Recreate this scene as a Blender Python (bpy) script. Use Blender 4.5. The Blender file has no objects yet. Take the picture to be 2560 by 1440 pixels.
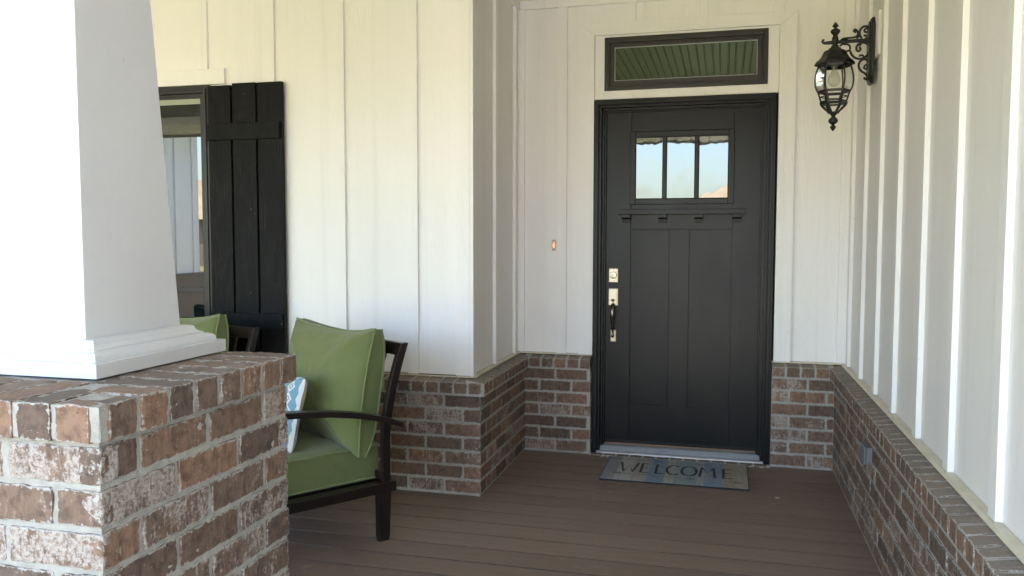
import bpy, bmesh, math, random
from mathutils import Vector, Matrix, noise
R = math.radians
random.seed(7)
sc = bpy.context.scene
C = sc.collection

# ---------------------------------------------------------------- camera
FPX, YAW, PITCH, ROLL = 2034.81, 0.2554321, -0.0608248, 0.0012983
CAM = Vector((0.92921, -5.00332, 1.33278))
fw = Vector((-math.sin(YAW)*math.cos(PITCH), math.cos(YAW)*math.cos(PITCH), math.sin(PITCH)))
r0 = Vector((math.cos(YAW), math.sin(YAW), 0)); u0 = r0.cross(fw)
rr = math.cos(ROLL)*r0 + math.sin(ROLL)*u0
uu = -math.sin(ROLL)*r0 + math.cos(ROLL)*u0
cd = bpy.data.cameras.new('camera'); cam = bpy.data.objects.new('camera', cd); C.objects.link(cam)
M = Matrix((rr, uu, -fw)).transposed().to_4x4(); M.translation = CAM
cam.matrix_world = M
cd.sensor_width = 36; cd.lens = FPX/2560*36; cd.clip_start = 0.05; cd.clip_end = 2000
sc.camera = cam

# ---------------------------------------------------------------- world, sun, exposure
SUN_EL, SUN_AZ = 70.0, 20.0            # azimuth clockwise from +y (behind the house)
w = bpy.data.worlds.new('World'); sc.world = w; w.use_nodes = True
nt = w.node_tree; nt.nodes.clear()
sky = nt.nodes.new('ShaderNodeTexSky'); sky.sky_type = 'NISHITA'; sky.sun_disc = False
sky.sun_elevation = R(SUN_EL); sky.sun_rotation = R(SUN_AZ); sky.air_density = 1.0; sky.dust_density = 2.4; sky.ozone_density = 1.0
bg = nt.nodes.new('ShaderNodeBackground'); bg.inputs[1].default_value = 0.15
wo = nt.nodes.new('ShaderNodeOutputWorld')
nt.links.new(sky.outputs[0], bg.inputs[0]); nt.links.new(bg.outputs[0], wo.inputs[0])
sl = bpy.data.lights.new('sun', 'SUN'); sl.energy = 4.1; sl.angle = R(0.5); sl.color = (1.0, 0.955, 0.89)
so = bpy.data.objects.new('sun', sl); C.objects.link(so)
sd = Vector((math.sin(R(SUN_AZ))*math.cos(R(SUN_EL)), math.cos(R(SUN_AZ))*math.cos(R(SUN_EL)), math.sin(R(SUN_EL))))
so.rotation_euler = sd.to_track_quat('Z', 'Y').to_euler(); so.location = (0, 10, 20)
sc.view_settings.view_transform = 'Standard'; sc.view_settings.look = 'None'
sc.view_settings.exposure = 3.74; sc.view_settings.gamma = 1.0; sc.view_settings.use_curve_mapping = False
try:
    sc.cycles.max_bounces = 12; sc.cycles.diffuse_bounces = 7; sc.cycles.glossy_bounces = 5
    sc.cycles.transparent_max_bounces = 12; sc.cycles.caustics_reflective = False; sc.cycles.caustics_refractive = False
except Exception: pass

# ---------------------------------------------------------------- material helpers
class NT:
    def __init__(s, name):
        s.m = bpy.data.materials.new(name); s.m.use_nodes = True; s.t = s.m.node_tree; s.t.nodes.clear()
        s.out = s.t.nodes.new('ShaderNodeOutputMaterial')
    def n(s, typ, ins=None, **kw):
        nd = s.t.nodes.new(typ)
        for k, v in kw.items(): setattr(nd, k, v)
        for k, v in (ins or {}).items(): s.set(nd.inputs[k], v)
        return nd
    def set(s, inp, v):
        if isinstance(v, bpy.types.NodeSocket): s.t.links.new(v, inp)
        elif isinstance(v, bpy.types.Node): s.t.links.new(v.outputs[0], inp)
        elif isinstance(v, tuple) and len(v) == 3 and inp.type == 'RGBA': inp.default_value = (*v, 1)
        else: inp.default_value = v
    def math(s, op, a, b=0.0, c=None, clamp=False):
        ins = {0: a, 1: b}
        if c is not None: ins[2] = c
        return s.n('ShaderNodeMath', ins, operation=op, use_clamp=clamp).outputs[0]
    def mix(s, f, a, b, blend='MIX'):
        nd = s.t.nodes.new('ShaderNodeMix'); nd.data_type = 'RGBA'; nd.blend_type = blend
        s.set(nd.inputs[0], f); s.set(nd.inputs[6], a); s.set(nd.inputs[7], b); return nd.outputs[2]
    def ramp(s, f, stops):
        nd = s.t.nodes.new('ShaderNodeValToRGB'); s.set(nd.inputs[0], f)
        cr = nd.color_ramp
        while len(cr.elements) < len(stops): cr.elements.new(0.5)
        for e, (p, c) in zip(cr.elements, stops):
            e.position = p; e.color = (*c, 1) if len(c) == 3 else c
        return nd.outputs[0]
    def sstep(s, x, a, b):
        return s.n('ShaderNodeMapRange', {0: x, 1: a, 2: b, 3: 0.0, 4: 1.0}, interpolation_type='SMOOTHSTEP').outputs[0]
    def obj(s, scale=(1, 1, 1), rot=(0, 0, 0)):
        tc = s.n('ShaderNodeTexCoord')
        return s.n('ShaderNodeMapping', {0: tc.outputs['Object'], 3: scale, 2: rot}).outputs[0]
    def noise(s, vec, scale=5.0, detail=4.0, rough=0.5, dist=0.0):
        return s.n('ShaderNodeTexNoise', {'Vector': vec, 'Scale': scale, 'Detail': detail, 'Roughness': rough, 'Distortion': dist}).outputs[0]
    def bump(s, h, strength=0.5, dist=0.002, normal=None):
        i = {'Height': h, 'Strength': strength, 'Distance': dist}
        if normal is not None: i['Normal'] = normal
        return s.n('ShaderNodeBump', i).outputs[0]
    def bsdf(s, **k):
        b = s.n('ShaderNodeBsdfPrincipled')
        for kk, v in k.items(): s.set(b.inputs[kk.replace('_', ' ')], v)
        s.t.links.new(b.outputs[0], s.out.inputs[0]); return b
def simple(name, col, rough=0.5, metal=0.0, var=0.0, scale=30.0, bump=0.0, bscale=200.0, coat=0.0, rvar=0.0):
    m = NT(name); v = m.obj()
    c = (*col, 1)
    if var:
        f = m.noise(v, scale, 5, 0.6)
        c = m.mix(m.sstep(f, 0.3, 0.7), tuple(x*(1-var) for x in col), tuple(min(1, x*(1+var)) for x in col))
    ra = rough
    if rvar: ra = m.math('ADD', m.math('MULTIPLY', m.noise(v, scale*0.6, 4), rvar*2), rough-rvar)
    b = m.bsdf(Base_Color=c, Roughness=ra, Metallic=metal)
    if coat: b.inputs['Coat Weight'].default_value = coat
    if bump: m.set(b.inputs['Normal'], m.bump(m.noise(v, bscale, 4), bump, 0.001))
    return m.m

def siding_mat(name, col, seed=0.0):
    m = NT(name)
    v = m.obj((1, 1, 0.045)); v2 = m.obj((1, 1, 0.25))
    g1 = m.noise(v, 55.0+seed, 5, 0.65, 1.6)
    g2 = m.noise(v, 210.0, 3, 0.6, 0.6)
    knots = m.noise(v2, 6.0, 3, 0.5, 1.5)
    big = m.noise(m.obj((1, 1, 0.6)), 1.7, 5, 0.6)
    streak = m.noise(m.obj((1, 1, 0.02)), 14.0, 4, 0.6)
    wv = m.n('ShaderNodeTexWave', {'Vector': m.obj((1, 1, 0.13)), 'Scale': 30.0, 'Distortion': 5.0, 'Detail': 2.0, 'Detail Scale': 1.2}, bands_direction='DIAGONAL').outputs[1]
    h = m.math('ADD', m.math('MULTIPLY', g1, 0.7), m.math('ADD', m.math('MULTIPLY', g2, 0.35), m.math('MULTIPLY', wv, m.math('MULTIPLY', m.sstep(knots, 0.45, 0.62), 0.34))))
    c = m.mix(m.sstep(big, 0.25, 0.75), tuple(x*0.955 for x in col), col)
    c = m.mix(m.math('MULTIPLY', m.sstep(streak, 0.52, 0.75), 0.32), c, tuple(x*0.80 for x in col))
    c = m.mix(m.math('MULTIPLY', m.sstep(g1, 0.58, 0.72), 0.10), c, tuple(x*0.7 for x in col))
    sp = m.noise(m.obj(), 35.0, 2, 0.5)
    c = m.mix(m.math('MULTIPLY', m.sstep(sp, 0.755, 0.80), 0.35), c, (0.25, 0.22, 0.18))
    b = m.bsdf(Base_Color=c, Roughness=0.52)
    m.set(b.inputs['Normal'], m.bump(h, 0.62, 0.0026))
    return m.m

def brick_mat(name, near=False):
    m = NT(name)
    rnd = m.n('ShaderNodeAttribute', attribute_name='brnd'); sp = m.n('ShaderNodeSeparateColor', {0: rnd.outputs[0]})
    uv = m.n('ShaderNodeAttribute', attribute_name='buv').outputs[1]
    edge = m.n('ShaderNodeAttribute', attribute_name='edge').outputs[2]
    su = m.n('ShaderNodeMapping', {0: uv, 3: (1, 0.22, 1)}).outputs[0]      # vertical drag marks
    iso = m.noise(uv, 42.0, 6, 0.62)
    drag = m.noise(su, 95.0, 5, 0.62, 0.5)
    fine = m.noise(uv, 260.0, 4, 0.7)
    base = m.ramp(sp.outputs[0], [(0.0, (0.132, 0.090, 0.069)), (0.4, (0.176, 0.117, 0.085)), (0.75, (0.212, 0.135, 0.095)), (1.0, (0.268, 0.158, 0.104))])
    c = m.mix(m.sstep(iso, 0.42, 0.66), base, m.mix(1.0, base, (0.62, 0.60, 0.60), 'MULTIPLY'))
    c = m.mix(m.math('MULTIPLY', m.sstep(drag, 0.5, 0.72), 0.5), c, m.mix(1.0, base, (1.45, 1.3, 1.2), 'MULTIPLY'))
    # whitewash worn on in vertical streaks
    sq = m.noise(uv, 120.0, 4, 0.75)
    mt = m.math('ADD', m.math('MULTIPLY', drag, 0.42), m.math('ADD', m.math('MULTIPLY', sq, 0.42), m.math('MULTIPLY', m.noise(uv, 16.0, 4, 0.6), 0.50)))
    th = m.math('SUBTRACT', 0.87 if near else 0.895, m.math('MULTIPLY', sp.outputs[1], 0.31))
    wmask = m.sstep(m.math('SUBTRACT', mt, th), 0.0, 0.14)
    wmask = m.math('MULTIPLY', wmask, m.math('ADD', 0.35, m.math('MULTIPLY', m.sstep(sq, 0.40, 0.58), 0.55)), clamp=True)
    c = m.mix(wmask, c, (0.44, 0.385, 0.345))
    dk = m.sstep(m.noise(uv, 26.0, 5, 0.7), 0.56, 0.70)
    c = m.mix(m.math('MULTIPLY', dk, 0.45), c, (0.075, 0.055, 0.048))
    ds = m.math('MULTIPLY', sp.outputs[2], m.math('ADD', 0.45, m.math('MULTIPLY', m.sstep(iso, 0.35, 0.65), 0.4)), clamp=True)
    c = m.mix(ds, c, (0.24, 0.215, 0.18))
    pits = m.sstep(m.noise(uv, 150.0, 3, 0.5), 0.66, 0.74)
    c = m.mix(m.math('MULTIPLY', pits, 0.6), c, (0.055, 0.04, 0.035))
    spk = m.sstep(m.noise(uv, 190.0, 2, 0.5), 0.70, 0.76)
    c = m.mix(m.math('MULTIPLY', spk, 0.75), c, (0.55, 0.50, 0.46))
    # mortar smears at the arrises
    e = m.math('ADD', edge, m.math('MULTIPLY', m.math('SUBTRACT', m.noise(uv, 75.0, 5, 0.65), 0.5), 0.030 if near else 0.026))
    sm = m.math('SUBTRACT', 1.0, m.sstep(e, 0.0005, 0.0035))
    c = m.mix(m.math('MULTIPLY', sm, 0.9), c, (0.41, 0.395, 0.365))
    b = m.bsdf(Base_Color=c, Roughness=0.9)
    h = m.math('ADD', m.math('MULTIPLY', drag, 0.9), m.math('ADD', m.math('MULTIPLY', fine, 0.45), m.math('MULTIPLY', pits, -0.5)))
    h = m.math('ADD', h, m.math('MULTIPLY', iso, 0.6))
    m.set(b.inputs['Normal'], m.bump(h, 0.9, 0.0032 if near else 0.003))
    return m.m
def mortar_mat():
    m = NT('mortar'); v = m.obj()
    a = m.noise(v, 40.0, 5, 0.6); f = m.noise(v, 320.0, 4, 0.7)
    c = m.mix(m.sstep(a, 0.3, 0.7), (0.37, 0.35, 0.31), (0.47, 0.45, 0.405))
    c = m.mix(m.math('MULTIPLY', m.sstep(f, 0.55, 0.7), 0.35), c, (0.20, 0.185, 0.165))
    b = m.bsdf(Base_Color=c, Roughness=0.95)
    m.set(b.inputs['Normal'], m.bump(m.math('ADD', m.math('MULTIPLY', a, 1.6), f), 0.9, 0.0035)); return m.m
def deck_mat():
    m = NT('deck'); rnd = m.n('ShaderNodeAttribute', attribute_name='brnd'); sp = m.n('ShaderNodeSeparateColor', {0: rnd.outputs[0]})
    tc = m.n('ShaderNodeTexCoord').outputs['Object']
    off = m.n('ShaderNodeCombineXYZ', {0: m.math('MULTIPLY', sp.outputs[0], 7.0), 2: sp.outputs[1]})
    v = m.n('ShaderNodeVectorMath', {0: tc, 1: off.outputs[0]}, operation='ADD').outputs[0]
    vs = m.n('ShaderNodeMapping', {0: v, 3: (0.05, 1, 1)}).outputs[0]
    g = m.noise(vs, 60.0, 5, 0.65, 0.8); g2 = m.noise(vs, 330.0, 3, 0.6)
    big = m.noise(m.n('ShaderNodeMapping', {0: v, 3: (0.5, 1, 1)}).outputs[0], 3.2, 5, 0.65)
    c = m.ramp(sp.outputs[0], [(0.0, (0.185, 0.132, 0.102)), (0.5, (0.210, 0.150, 0.117)), (1.0, (0.238, 0.171, 0.134))])
    c = m.mix(m.math('MULTIPLY', m.sstep(g, 0.45, 0.72), 0.45), c, (0.125, 0.088, 0.070))
    c = m.mix(m.math('MULTIPLY', m.sstep(g2, 0.5, 0.75), 0.3), c, (0.25, 0.18, 0.142))
    c = m.mix(m.math('MULTIPLY', m.sstep(big, 0.48, 0.72), 0.35), c, (0.25, 0.19, 0.152))
    scuff = m.noise(m.n('ShaderNodeMapping', {0: v, 3: (1, 1, 1), 2: (0, 0, 0.6)}).outputs[0], 5.5, 6, 0.7, 2.0)
    c = m.mix(m.math('MULTIPLY', m.sstep(scuff, 0.60, 0.72), 0.35), c, (0.33, 0.28, 0.24))
    b = m.bsdf(Base_Color=c, Roughness=m.math('ADD', 0.50, m.math('MULTIPLY', big, 0.25)))
    m.set(b.inputs['Normal'], m.bump(m.math('ADD', g, m.math('MULTIPLY', g2, 0.6)), 0.45, 0.0018)); return m.m
def door_mat_paint():
    m = NT('door_paint'); v = m.obj((1, 1, 0.06)); g = m.noise(v, 75.0, 5, 0.6, 0.4)
    pat = m.noise(m.obj((1, 1, 0.45)), 5.5, 5, 0.62, 0.8)
    c = m.mix(m.sstep(pat, 0.3, 0.72), (0.0028, 0.003, 0.004), (0.0085, 0.008, 0.0082))
    b = m.bsdf(Base_Color=c, Roughness=m.math('ADD', 0.24, m.math('MULTIPLY', pat, 0.20)), Specular_IOR_Level=0.26)
    m.set(b.inputs['Normal'], m.bump(g, 0.22, 0.0009)); return m.m
def stained_wood_mat():
    m = NT('shutter_wood'); v = m.obj((1, 1, 0.05)); g = m.noise(v, 70.0, 6, 0.65, 1.0)
    kn = m.noise(m.obj((1, 1, 0.45)), 9.0, 3, 0.5, 1.8)
    wv = m.n('ShaderNodeTexWave', {'Vector': m.obj((1, 1, 0.10)), 'Scale': 22.0, 'Distortion': 7.0, 'Detail': 3.0}).outputs[1]
    c = m.mix(m.math('MULTIPLY', m.sstep(g, 0.4, 0.7), 0.8), (0.0035, 0.0035, 0.004), (0.009, 0.0085, 0.0085))
    c = m.mix(m.math('MULTIPLY', m.sstep(wv, 0.55, 0.9), m.sstep(kn, 0.5, 0.65)), c, (0.016, 0.0145, 0.0135))
    dots = m.sstep(m.noise(m.obj(), 48.0, 1, 0.4), 0.80, 0.82)
    c = m.mix(m.math('MULTIPLY', dots, 0.7), c, (0.3, 0.28, 0.25))
    b = m.bsdf(Base_Color=c, Roughness=0.55, Specular_IOR_Level=0.16)
    m.set(b.inputs['Normal'], m.bump(m.math('ADD', g, m.math('MULTIPLY', wv, 0.25)), 0.5, 0.002)); return m.m
def fabric_mat(name, col, c2):
    m = NT(name); v = m.obj()
    wv = m.noise(m.obj((1, 1, 5.0)), 260.0, 2, 0.6); wh = m.noise(m.obj((5.0, 5.0, 1)), 260.0, 2, 0.6)
    f = m.math('ADD', m.math('MULTIPLY', wv, 0.5), m.math('MULTIPLY', wh, 0.5))
    big = m.noise(v, 5.0, 4, 0.55)
    c = m.mix(m.sstep(f, 0.38, 0.62), col, c2)
    c = m.mix(m.math('MULTIPLY', m.sstep(big, 0.4, 0.7), 0.25), c, tuple(x*1.25 for x in col))
    b = m.bsdf(Base_Color=c, Roughness=0.92)
    b.inputs['Sheen Weight'].default_value = 0.25; b.inputs['Sheen Roughness'].default_value = 0.5
    cr = m.noise(m.obj((1, 1, 1)), 11.0, 4, 0.5, 1.2)
    nb = m.bump(cr, 0.35, 0.012)
    m.set(b.inputs['Normal'], m.bump(f, 0.5, 0.0012, nb)); return m.m
def glass_pane_mat(name, refl=0.3, wav=0.0, tint=(0.012, 0.014, 0.013), gtint=(0.97, 1.0, 0.98)):
    m = NT(name)
    gl = m.n('ShaderNodeBsdfGlossy', {0: gtint, 1: 0.012})
    di = m.n('ShaderNodeBsdfDiffuse', {0: tint})
    if wav:
        hgt = m.noise(m.obj((1.0, 1.0, 0.7)), 7.0, 1, 0.5, 0.6)
        m.set(gl.inputs['Normal'], m.bump(hgt, 1.0, wav))
    lw = m.n('ShaderNodeLayerWeight', {0: 0.35})
    fac = m.math('ADD', refl, m.math('MULTIPLY', lw.outputs[0], 0.35), clamp=True)
    mx = m.n('ShaderNodeMixShader', {0: fac, 1: di.outputs[0], 2: gl.outputs[0]})
    m.t.links.new(mx.outputs[0], m.out.inputs[0]); return m.m
def clear_glass_mat():
    m = NT('clear_glass')
    gl = m.n('ShaderNodeBsdfGlossy', {0: (1, 1, 1), 1: 0.02}); tr = m.n('ShaderNodeBsdfTransparent', {0: (0.93, 0.95, 0.93)})
    fr = m.n('ShaderNodeFresnel', {0: 1.15})
    mx = m.n('ShaderNodeMixShader', {0: m.math('MULTIPLY', fr.outputs[0], 1.3, clamp=True), 1: tr.outputs[0], 2: gl.outputs[0]})
    m.t.links.new(mx.outputs[0], m.out.inputs[0]); return m.m
def emit_mat(name, col, s, base):
    m = NT(name); b = m.bsdf(Base_Color=(*base, 1), Roughness=0.4)
    b.inputs['Emission Color'].default_value = (*col, 1); b.inputs['Emission Strength'].default_value = s; return m.m
def ground_mat(name, cols, sc_=8.0, b_=0.6, d=0.02, rough=0.95):
    m = NT(name); v = m.obj(); a = m.noise(v, sc_*0.05, 6, 0.6); f = m.noise(v, sc_*4, 5, 0.7)
    c = m.mix(m.sstep(a, 0.35, 0.65), cols[0], cols[1]); c = m.mix(m.math('MULTIPLY', m.sstep(f, 0.45, 0.7), 0.5), c, cols[2])
    bb = m.bsdf(Base_Color=c, Roughness=rough); m.set(bb.inputs['Normal'], m.bump(f, b_, d)); return m.m

WHITE = (0.888, 0.870, 0.862)
MS = siding_mat('siding_paint', WHITE)
MT = siding_mat('trim_paint', (0.896, 0.878, 0.870), 9.0)
MPLAIN = simple('column_paint_plain', (0.62, 0.61, 0.62), 0.42, var=0.02, scale=3.0, bump=0.06, bscale=60.0)
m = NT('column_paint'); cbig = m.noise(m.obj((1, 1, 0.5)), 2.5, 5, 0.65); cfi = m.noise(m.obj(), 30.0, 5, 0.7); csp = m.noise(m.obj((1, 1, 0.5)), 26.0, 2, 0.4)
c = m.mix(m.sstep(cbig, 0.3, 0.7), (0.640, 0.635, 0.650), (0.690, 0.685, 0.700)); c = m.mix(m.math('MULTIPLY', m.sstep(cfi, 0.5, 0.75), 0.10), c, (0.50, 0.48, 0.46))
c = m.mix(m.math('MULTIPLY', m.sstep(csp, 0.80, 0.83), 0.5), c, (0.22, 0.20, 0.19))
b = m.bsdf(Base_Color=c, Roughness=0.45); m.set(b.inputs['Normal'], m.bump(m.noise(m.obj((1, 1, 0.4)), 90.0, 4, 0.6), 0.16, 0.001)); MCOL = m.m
MB_ = brick_mat('brick'); MBN = brick_mat('brick_near', True); MM = mortar_mat(); MD = deck_mat()
MDOOR = door_mat_paint(); MSH = stained_wood_mat()
MFRM = simple('bronze_window_frame', (0.017, 0.0135, 0.0105), 0.38, var=0.15, scale=20, bump=0.05)
MFLASH = simple('flashing', (0.62, 0.57, 0.44), 0.5, var=0.08, scale=12)
MCEIL = simple('vinyl_soffit', (0.80, 0.755, 0.61), 0.45, var=0.03, scale=4)
MIRON = simple('black_iron', (0.012, 0.012, 0.0115), 0.42, var=0.2, scale=50, bump=0.25, bscale=300, rvar=0.08)
MCHAIR = simple('chair_metal', (0.011, 0.0058, 0.0052), 0.36, var=0.25, scale=25, bump=0.1, bscale=400)
MNICK = simple('satin_nickel', (0.46, 0.40, 0.31), 0.36, 1.0, var=0.06, scale=60, bump=0.04)
MDARKM = simple('dark_bronze', (0.20, 0.17, 0.14), 0.22, 1.0, var=0.1, scale=40)
MALU = simple('aluminium_sill', (0.36, 0.37, 0.38), 0.36, 0.6, var=0.08, scale=30, bump=0.1)
MALUB = simple('sill_nosing', (0.86, 0.87, 0.90), 0.25, 0.5, var=0.03)
MSEAL = simple('weatherstrip', (0.012, 0.011, 0.010), 0.7)
MCOPPER = simple('sill_strip', (0.30, 0.19, 0.12), 0.4, 0.6)
MGREEN = fabric_mat('green_fabric', (0.128, 0.156, 0.052), (0.172, 0.202, 0.078))
MGREEN2 = fabric_mat('green_piping', (0.155, 0.190, 0.066), (0.19, 0.225, 0.085))
MGREY = simple('grey_plastic', (0.15, 0.16, 0.175), 0.45, var=0.06, scale=40)
MGREYD = simple('grey_dark', (0.05, 0.055, 0.06), 0.5)
MRUB = simple('mat_rubber', (0.012, 0.012, 0.014), 0.8)
MINK = simple('mat_ink', (0.022, 0.022, 0.024), 0.75)
MPANE = glass_pane_mat('window_glass', 0.10, gtint=(0.98, 1.0, 0.95))
MPANET = glass_pane_mat('transom_glass', 0.07, 0.0, gtint=(0.78, 1.0, 0.66))
MPANED = glass_pane_mat('door_glass', 0.10, 0.0010)
MCLEAR = clear_glass_mat()
MBULB = NT('bulb_glass')
_t = MBULB.n('ShaderNodeBsdfTransparent', {0: (0.88, 0.9, 0.86)}); _g = MBULB.n('ShaderNodeBsdfPrincipled', {'Base Color': (0.75, 0.76, 0.72, 1), 'Roughness': 0.15})
_m = MBULB.n('ShaderNodeMixShader', {0: 0.2, 1: _t.outputs[0], 2: _g.outputs[0]}); MBULB.t.links.new(_m.outputs[0], MBULB.out.inputs[0]); MBULB = MBULB.m
MGRASS = ground_mat('lawn', [(0.150, 0.145, 0.055), (0.185, 0.172, 0.075), (0.11, 0.112, 0.042)], 10)
MCONC = ground_mat('concrete', [(0.47, 0.43, 0.37), (0.51, 0.47, 0.41), (0.43, 0.39, 0.34)], 20, 0.3, 0.003)
MASPH = ground_mat('asphalt', [(0.06, 0.06, 0.06), (0.075, 0.073, 0.07), (0.045, 0.045, 0.045)], 40, 0.5, 0.004)
MSHING = ground_mat('shingles', [(0.30, 0.22, 0.15), (0.36, 0.27, 0.19), (0.22, 0.16, 0.11)], 12, 0.5, 0.01)
MSHINGD = ground_mat('shingles_dark', [(0.09, 0.085, 0.08), (0.12, 0.11, 0.10), (0.06, 0.056, 0.05)], 12, 0.5, 0.01)
MFARB = ground_mat('far_brick', [(0.17, 0.13, 0.11), (0.22, 0.17, 0.145), (0.12, 0.095, 0.08)], 14, 0.5, 0.01)
MLEAF = simple('foliage', (0.055, 0.085, 0.022), 0.7, var=0.4, scale=3)
MBARK = simple('bark', (0.12, 0.09, 0.065), 0.9, var=0.3, scale=12, bump=0.8, bscale=30)
MDRY = simple('dry_leaf', (0.62, 0.52, 0.38), 0.8, var=0.2, scale=200)

# ---------------------------------------------------------------- mesh helpers
class MB:
    def __init__(s): s.v = []; s.f = []; s.mi = []
    def add(s, vs, fs, mi=0):
        o = len(s.v); s.v += [tuple(v) for v in vs]; s.f += [tuple(i+o for i in f) for f in fs]; s.mi += [mi]*len(fs)
    def box(s, a, b, mi=0):
        (x0, y0, z0), (x1, y1, z1) = [min(p, q) for p, q in zip(a, b)], [max(p, q) for p, q in zip(a, b)]
        s.add([(x0,y0,z0),(x1,y0,z0),(x1,y1,z0),(x0,y1,z0),(x0,y0,z1),(x1,y0,z1),(x1,y1,z1),(x0,y1,z1)],
              [(0,3,2,1),(4,5,6,7),(0,1,5,4),(1,2,6,5),(2,3,7,6),(3,0,4,7)], mi); return s
    def hexa(s, bot, top, mi=0):
        s.add(list(bot)+list(top), [(3,2,1,0),(4,5,6,7),(0,1,5,4),(1,2,6,5),(2,3,7,6),(3,0,4,7)], mi); return s
    def prism(s, poly, fn, t0, t1, mi=0):
        n = len(poly); vs = [fn(p, t0) for p in poly]+[fn(p, t1) for p in poly]
        s.add(vs, [tuple(range(n))[::-1], tuple(range(n, 2*n))]+[(i, (i+1) % n, n+(i+1) % n, n+i) for i in range(n)], mi); return s
    def lathe(s, c, prof, n=24, a0=0.0, mi=0, axis='z'):
        vs = []; k = len(prof)
        for r, z in prof:
            for i in range(n):
                a = a0+2*math.pi*i/n; p = (r*math.cos(a), r*math.sin(a), z)
                if axis == 'y': p = (p[0], -p[2], p[1])
                vs.append((c[0]+p[0], c[1]+p[1], c[2]+p[2]))
        fs = [(j*n+i, j*n+(i+1) % n, (j+1)*n+(i+1) % n, (j+1)*n+i) for j in range(k-1) for i in range(n)]
        fs += [tuple(range(n))[::-1], tuple(range((k-1)*n, k*n))]
        s.add(vs, fs, mi); return s
    def tube(s, pts, rad, n=8, mi=0, closed=False, up=None, ry=None):
        pts = [Vector(p) for p in pts]; k = len(pts); vs = []
        rads = rad if isinstance(rad, (list, tuple)) else [rad]*k
        prev = Vector(up) if up else Vector((0.13, 0.21, 0.97))
        for i, p in enumerate(pts):
            if closed: t = pts[(i+1) % k]-pts[i-1]
            else: t = pts[min(i+1, k-1)]-pts[max(i-1, 0)]
            t.normalize(); a = (prev-t*prev.dot(t))
            if a.length < 1e-5: a = t.orthogonal()
            a.normalize(); b = t.cross(a)
            if not up: prev = a
            for j in range(n):
                th = 2*math.pi*(j+0.5)/n
                vs.append(p+a*math.cos(th)*rads[i]+b*math.sin(th)*(ry[i] if isinstance(ry, list) else (ry or rads[i])))
        m_ = k if closed else k-1
        fs = [(i*n+j, i*n+(j+1) % n, ((i+1) % k)*n+(j+1) % n, ((i+1) % k)*n+j) for i in range(m_) for j in range(n)]
        if not closed: fs += [tuple(range(n))[::-1], tuple(range((k-1)*n, k*n))]
        s.add(vs, fs, mi); return s
    def build(s, name, mats, parent=None, smooth=False, bevel=0.0, loc=None):
        me = bpy.data.meshes.new(name)
        loc = Vector(loc) if loc is not None else (Vector(parent.location) if parent is not None and not parent.parent else Vector((0, 0, 0)))
        me.from_pydata([tuple(Vector(v)-loc) for v in s.v], [], s.f)
        for mt in (mats if isinstance(mats, list) else [mats]): me.materials.append(mt)
        me.polygons.foreach_set('material_index', s.mi)
        bm = bmesh.new(); bm.from_mesh(me)
        bmesh.ops.recalc_face_normals(bm, faces=bm.faces)
        if bevel:
            es = [e for e in bm.edges if len(e.link_faces) == 2 and e.calc_face_angle(0) > 0.6]
            bmesh.ops.bevel(bm, geom=es, offset=bevel, segments=2, affect='EDGES', profile=0.6, clamp_overlap=True)
        if smooth:
            for f in bm.faces: f.smooth = True
        bm.to_mesh(me); bm.free()
        if smooth and hasattr(me, 'set_sharp_from_angle'): me.set_sharp_from_angle(angle=R(40))
        o = bpy.data.objects.new(name, me); C.objects.link(o)
        if parent is not None:
            o.parent = parent
            if parent.parent is None: pass
        else: o.location = loc
        return o
def tag(o, label=None, cat=None, group=None, kind=None):
    if label: o['label'] = label
    if cat: o['category'] = cat
    if group: o['group'] = group
    if kind: o['kind'] = kind
    return o
def thing(name, loc, label, cat, group=None, rz=0.0):
    o = bpy.data.objects.new(name, None); C.objects.link(o); o.location = loc; o.rotation_euler = (0, 0, rz)
    o.empty_display_size = 0.1
    return tag(o, label, cat, group)
def sub(mb, name, mats, part, **k):
    """a sub-part: its vertices share its part's frame (= the thing's frame)"""
    o = mb.build(name, mats, None, loc=part.parent.location if part.parent else part.location, **k); o.location = (0, 0, 0); o.parent = part; return o

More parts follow.
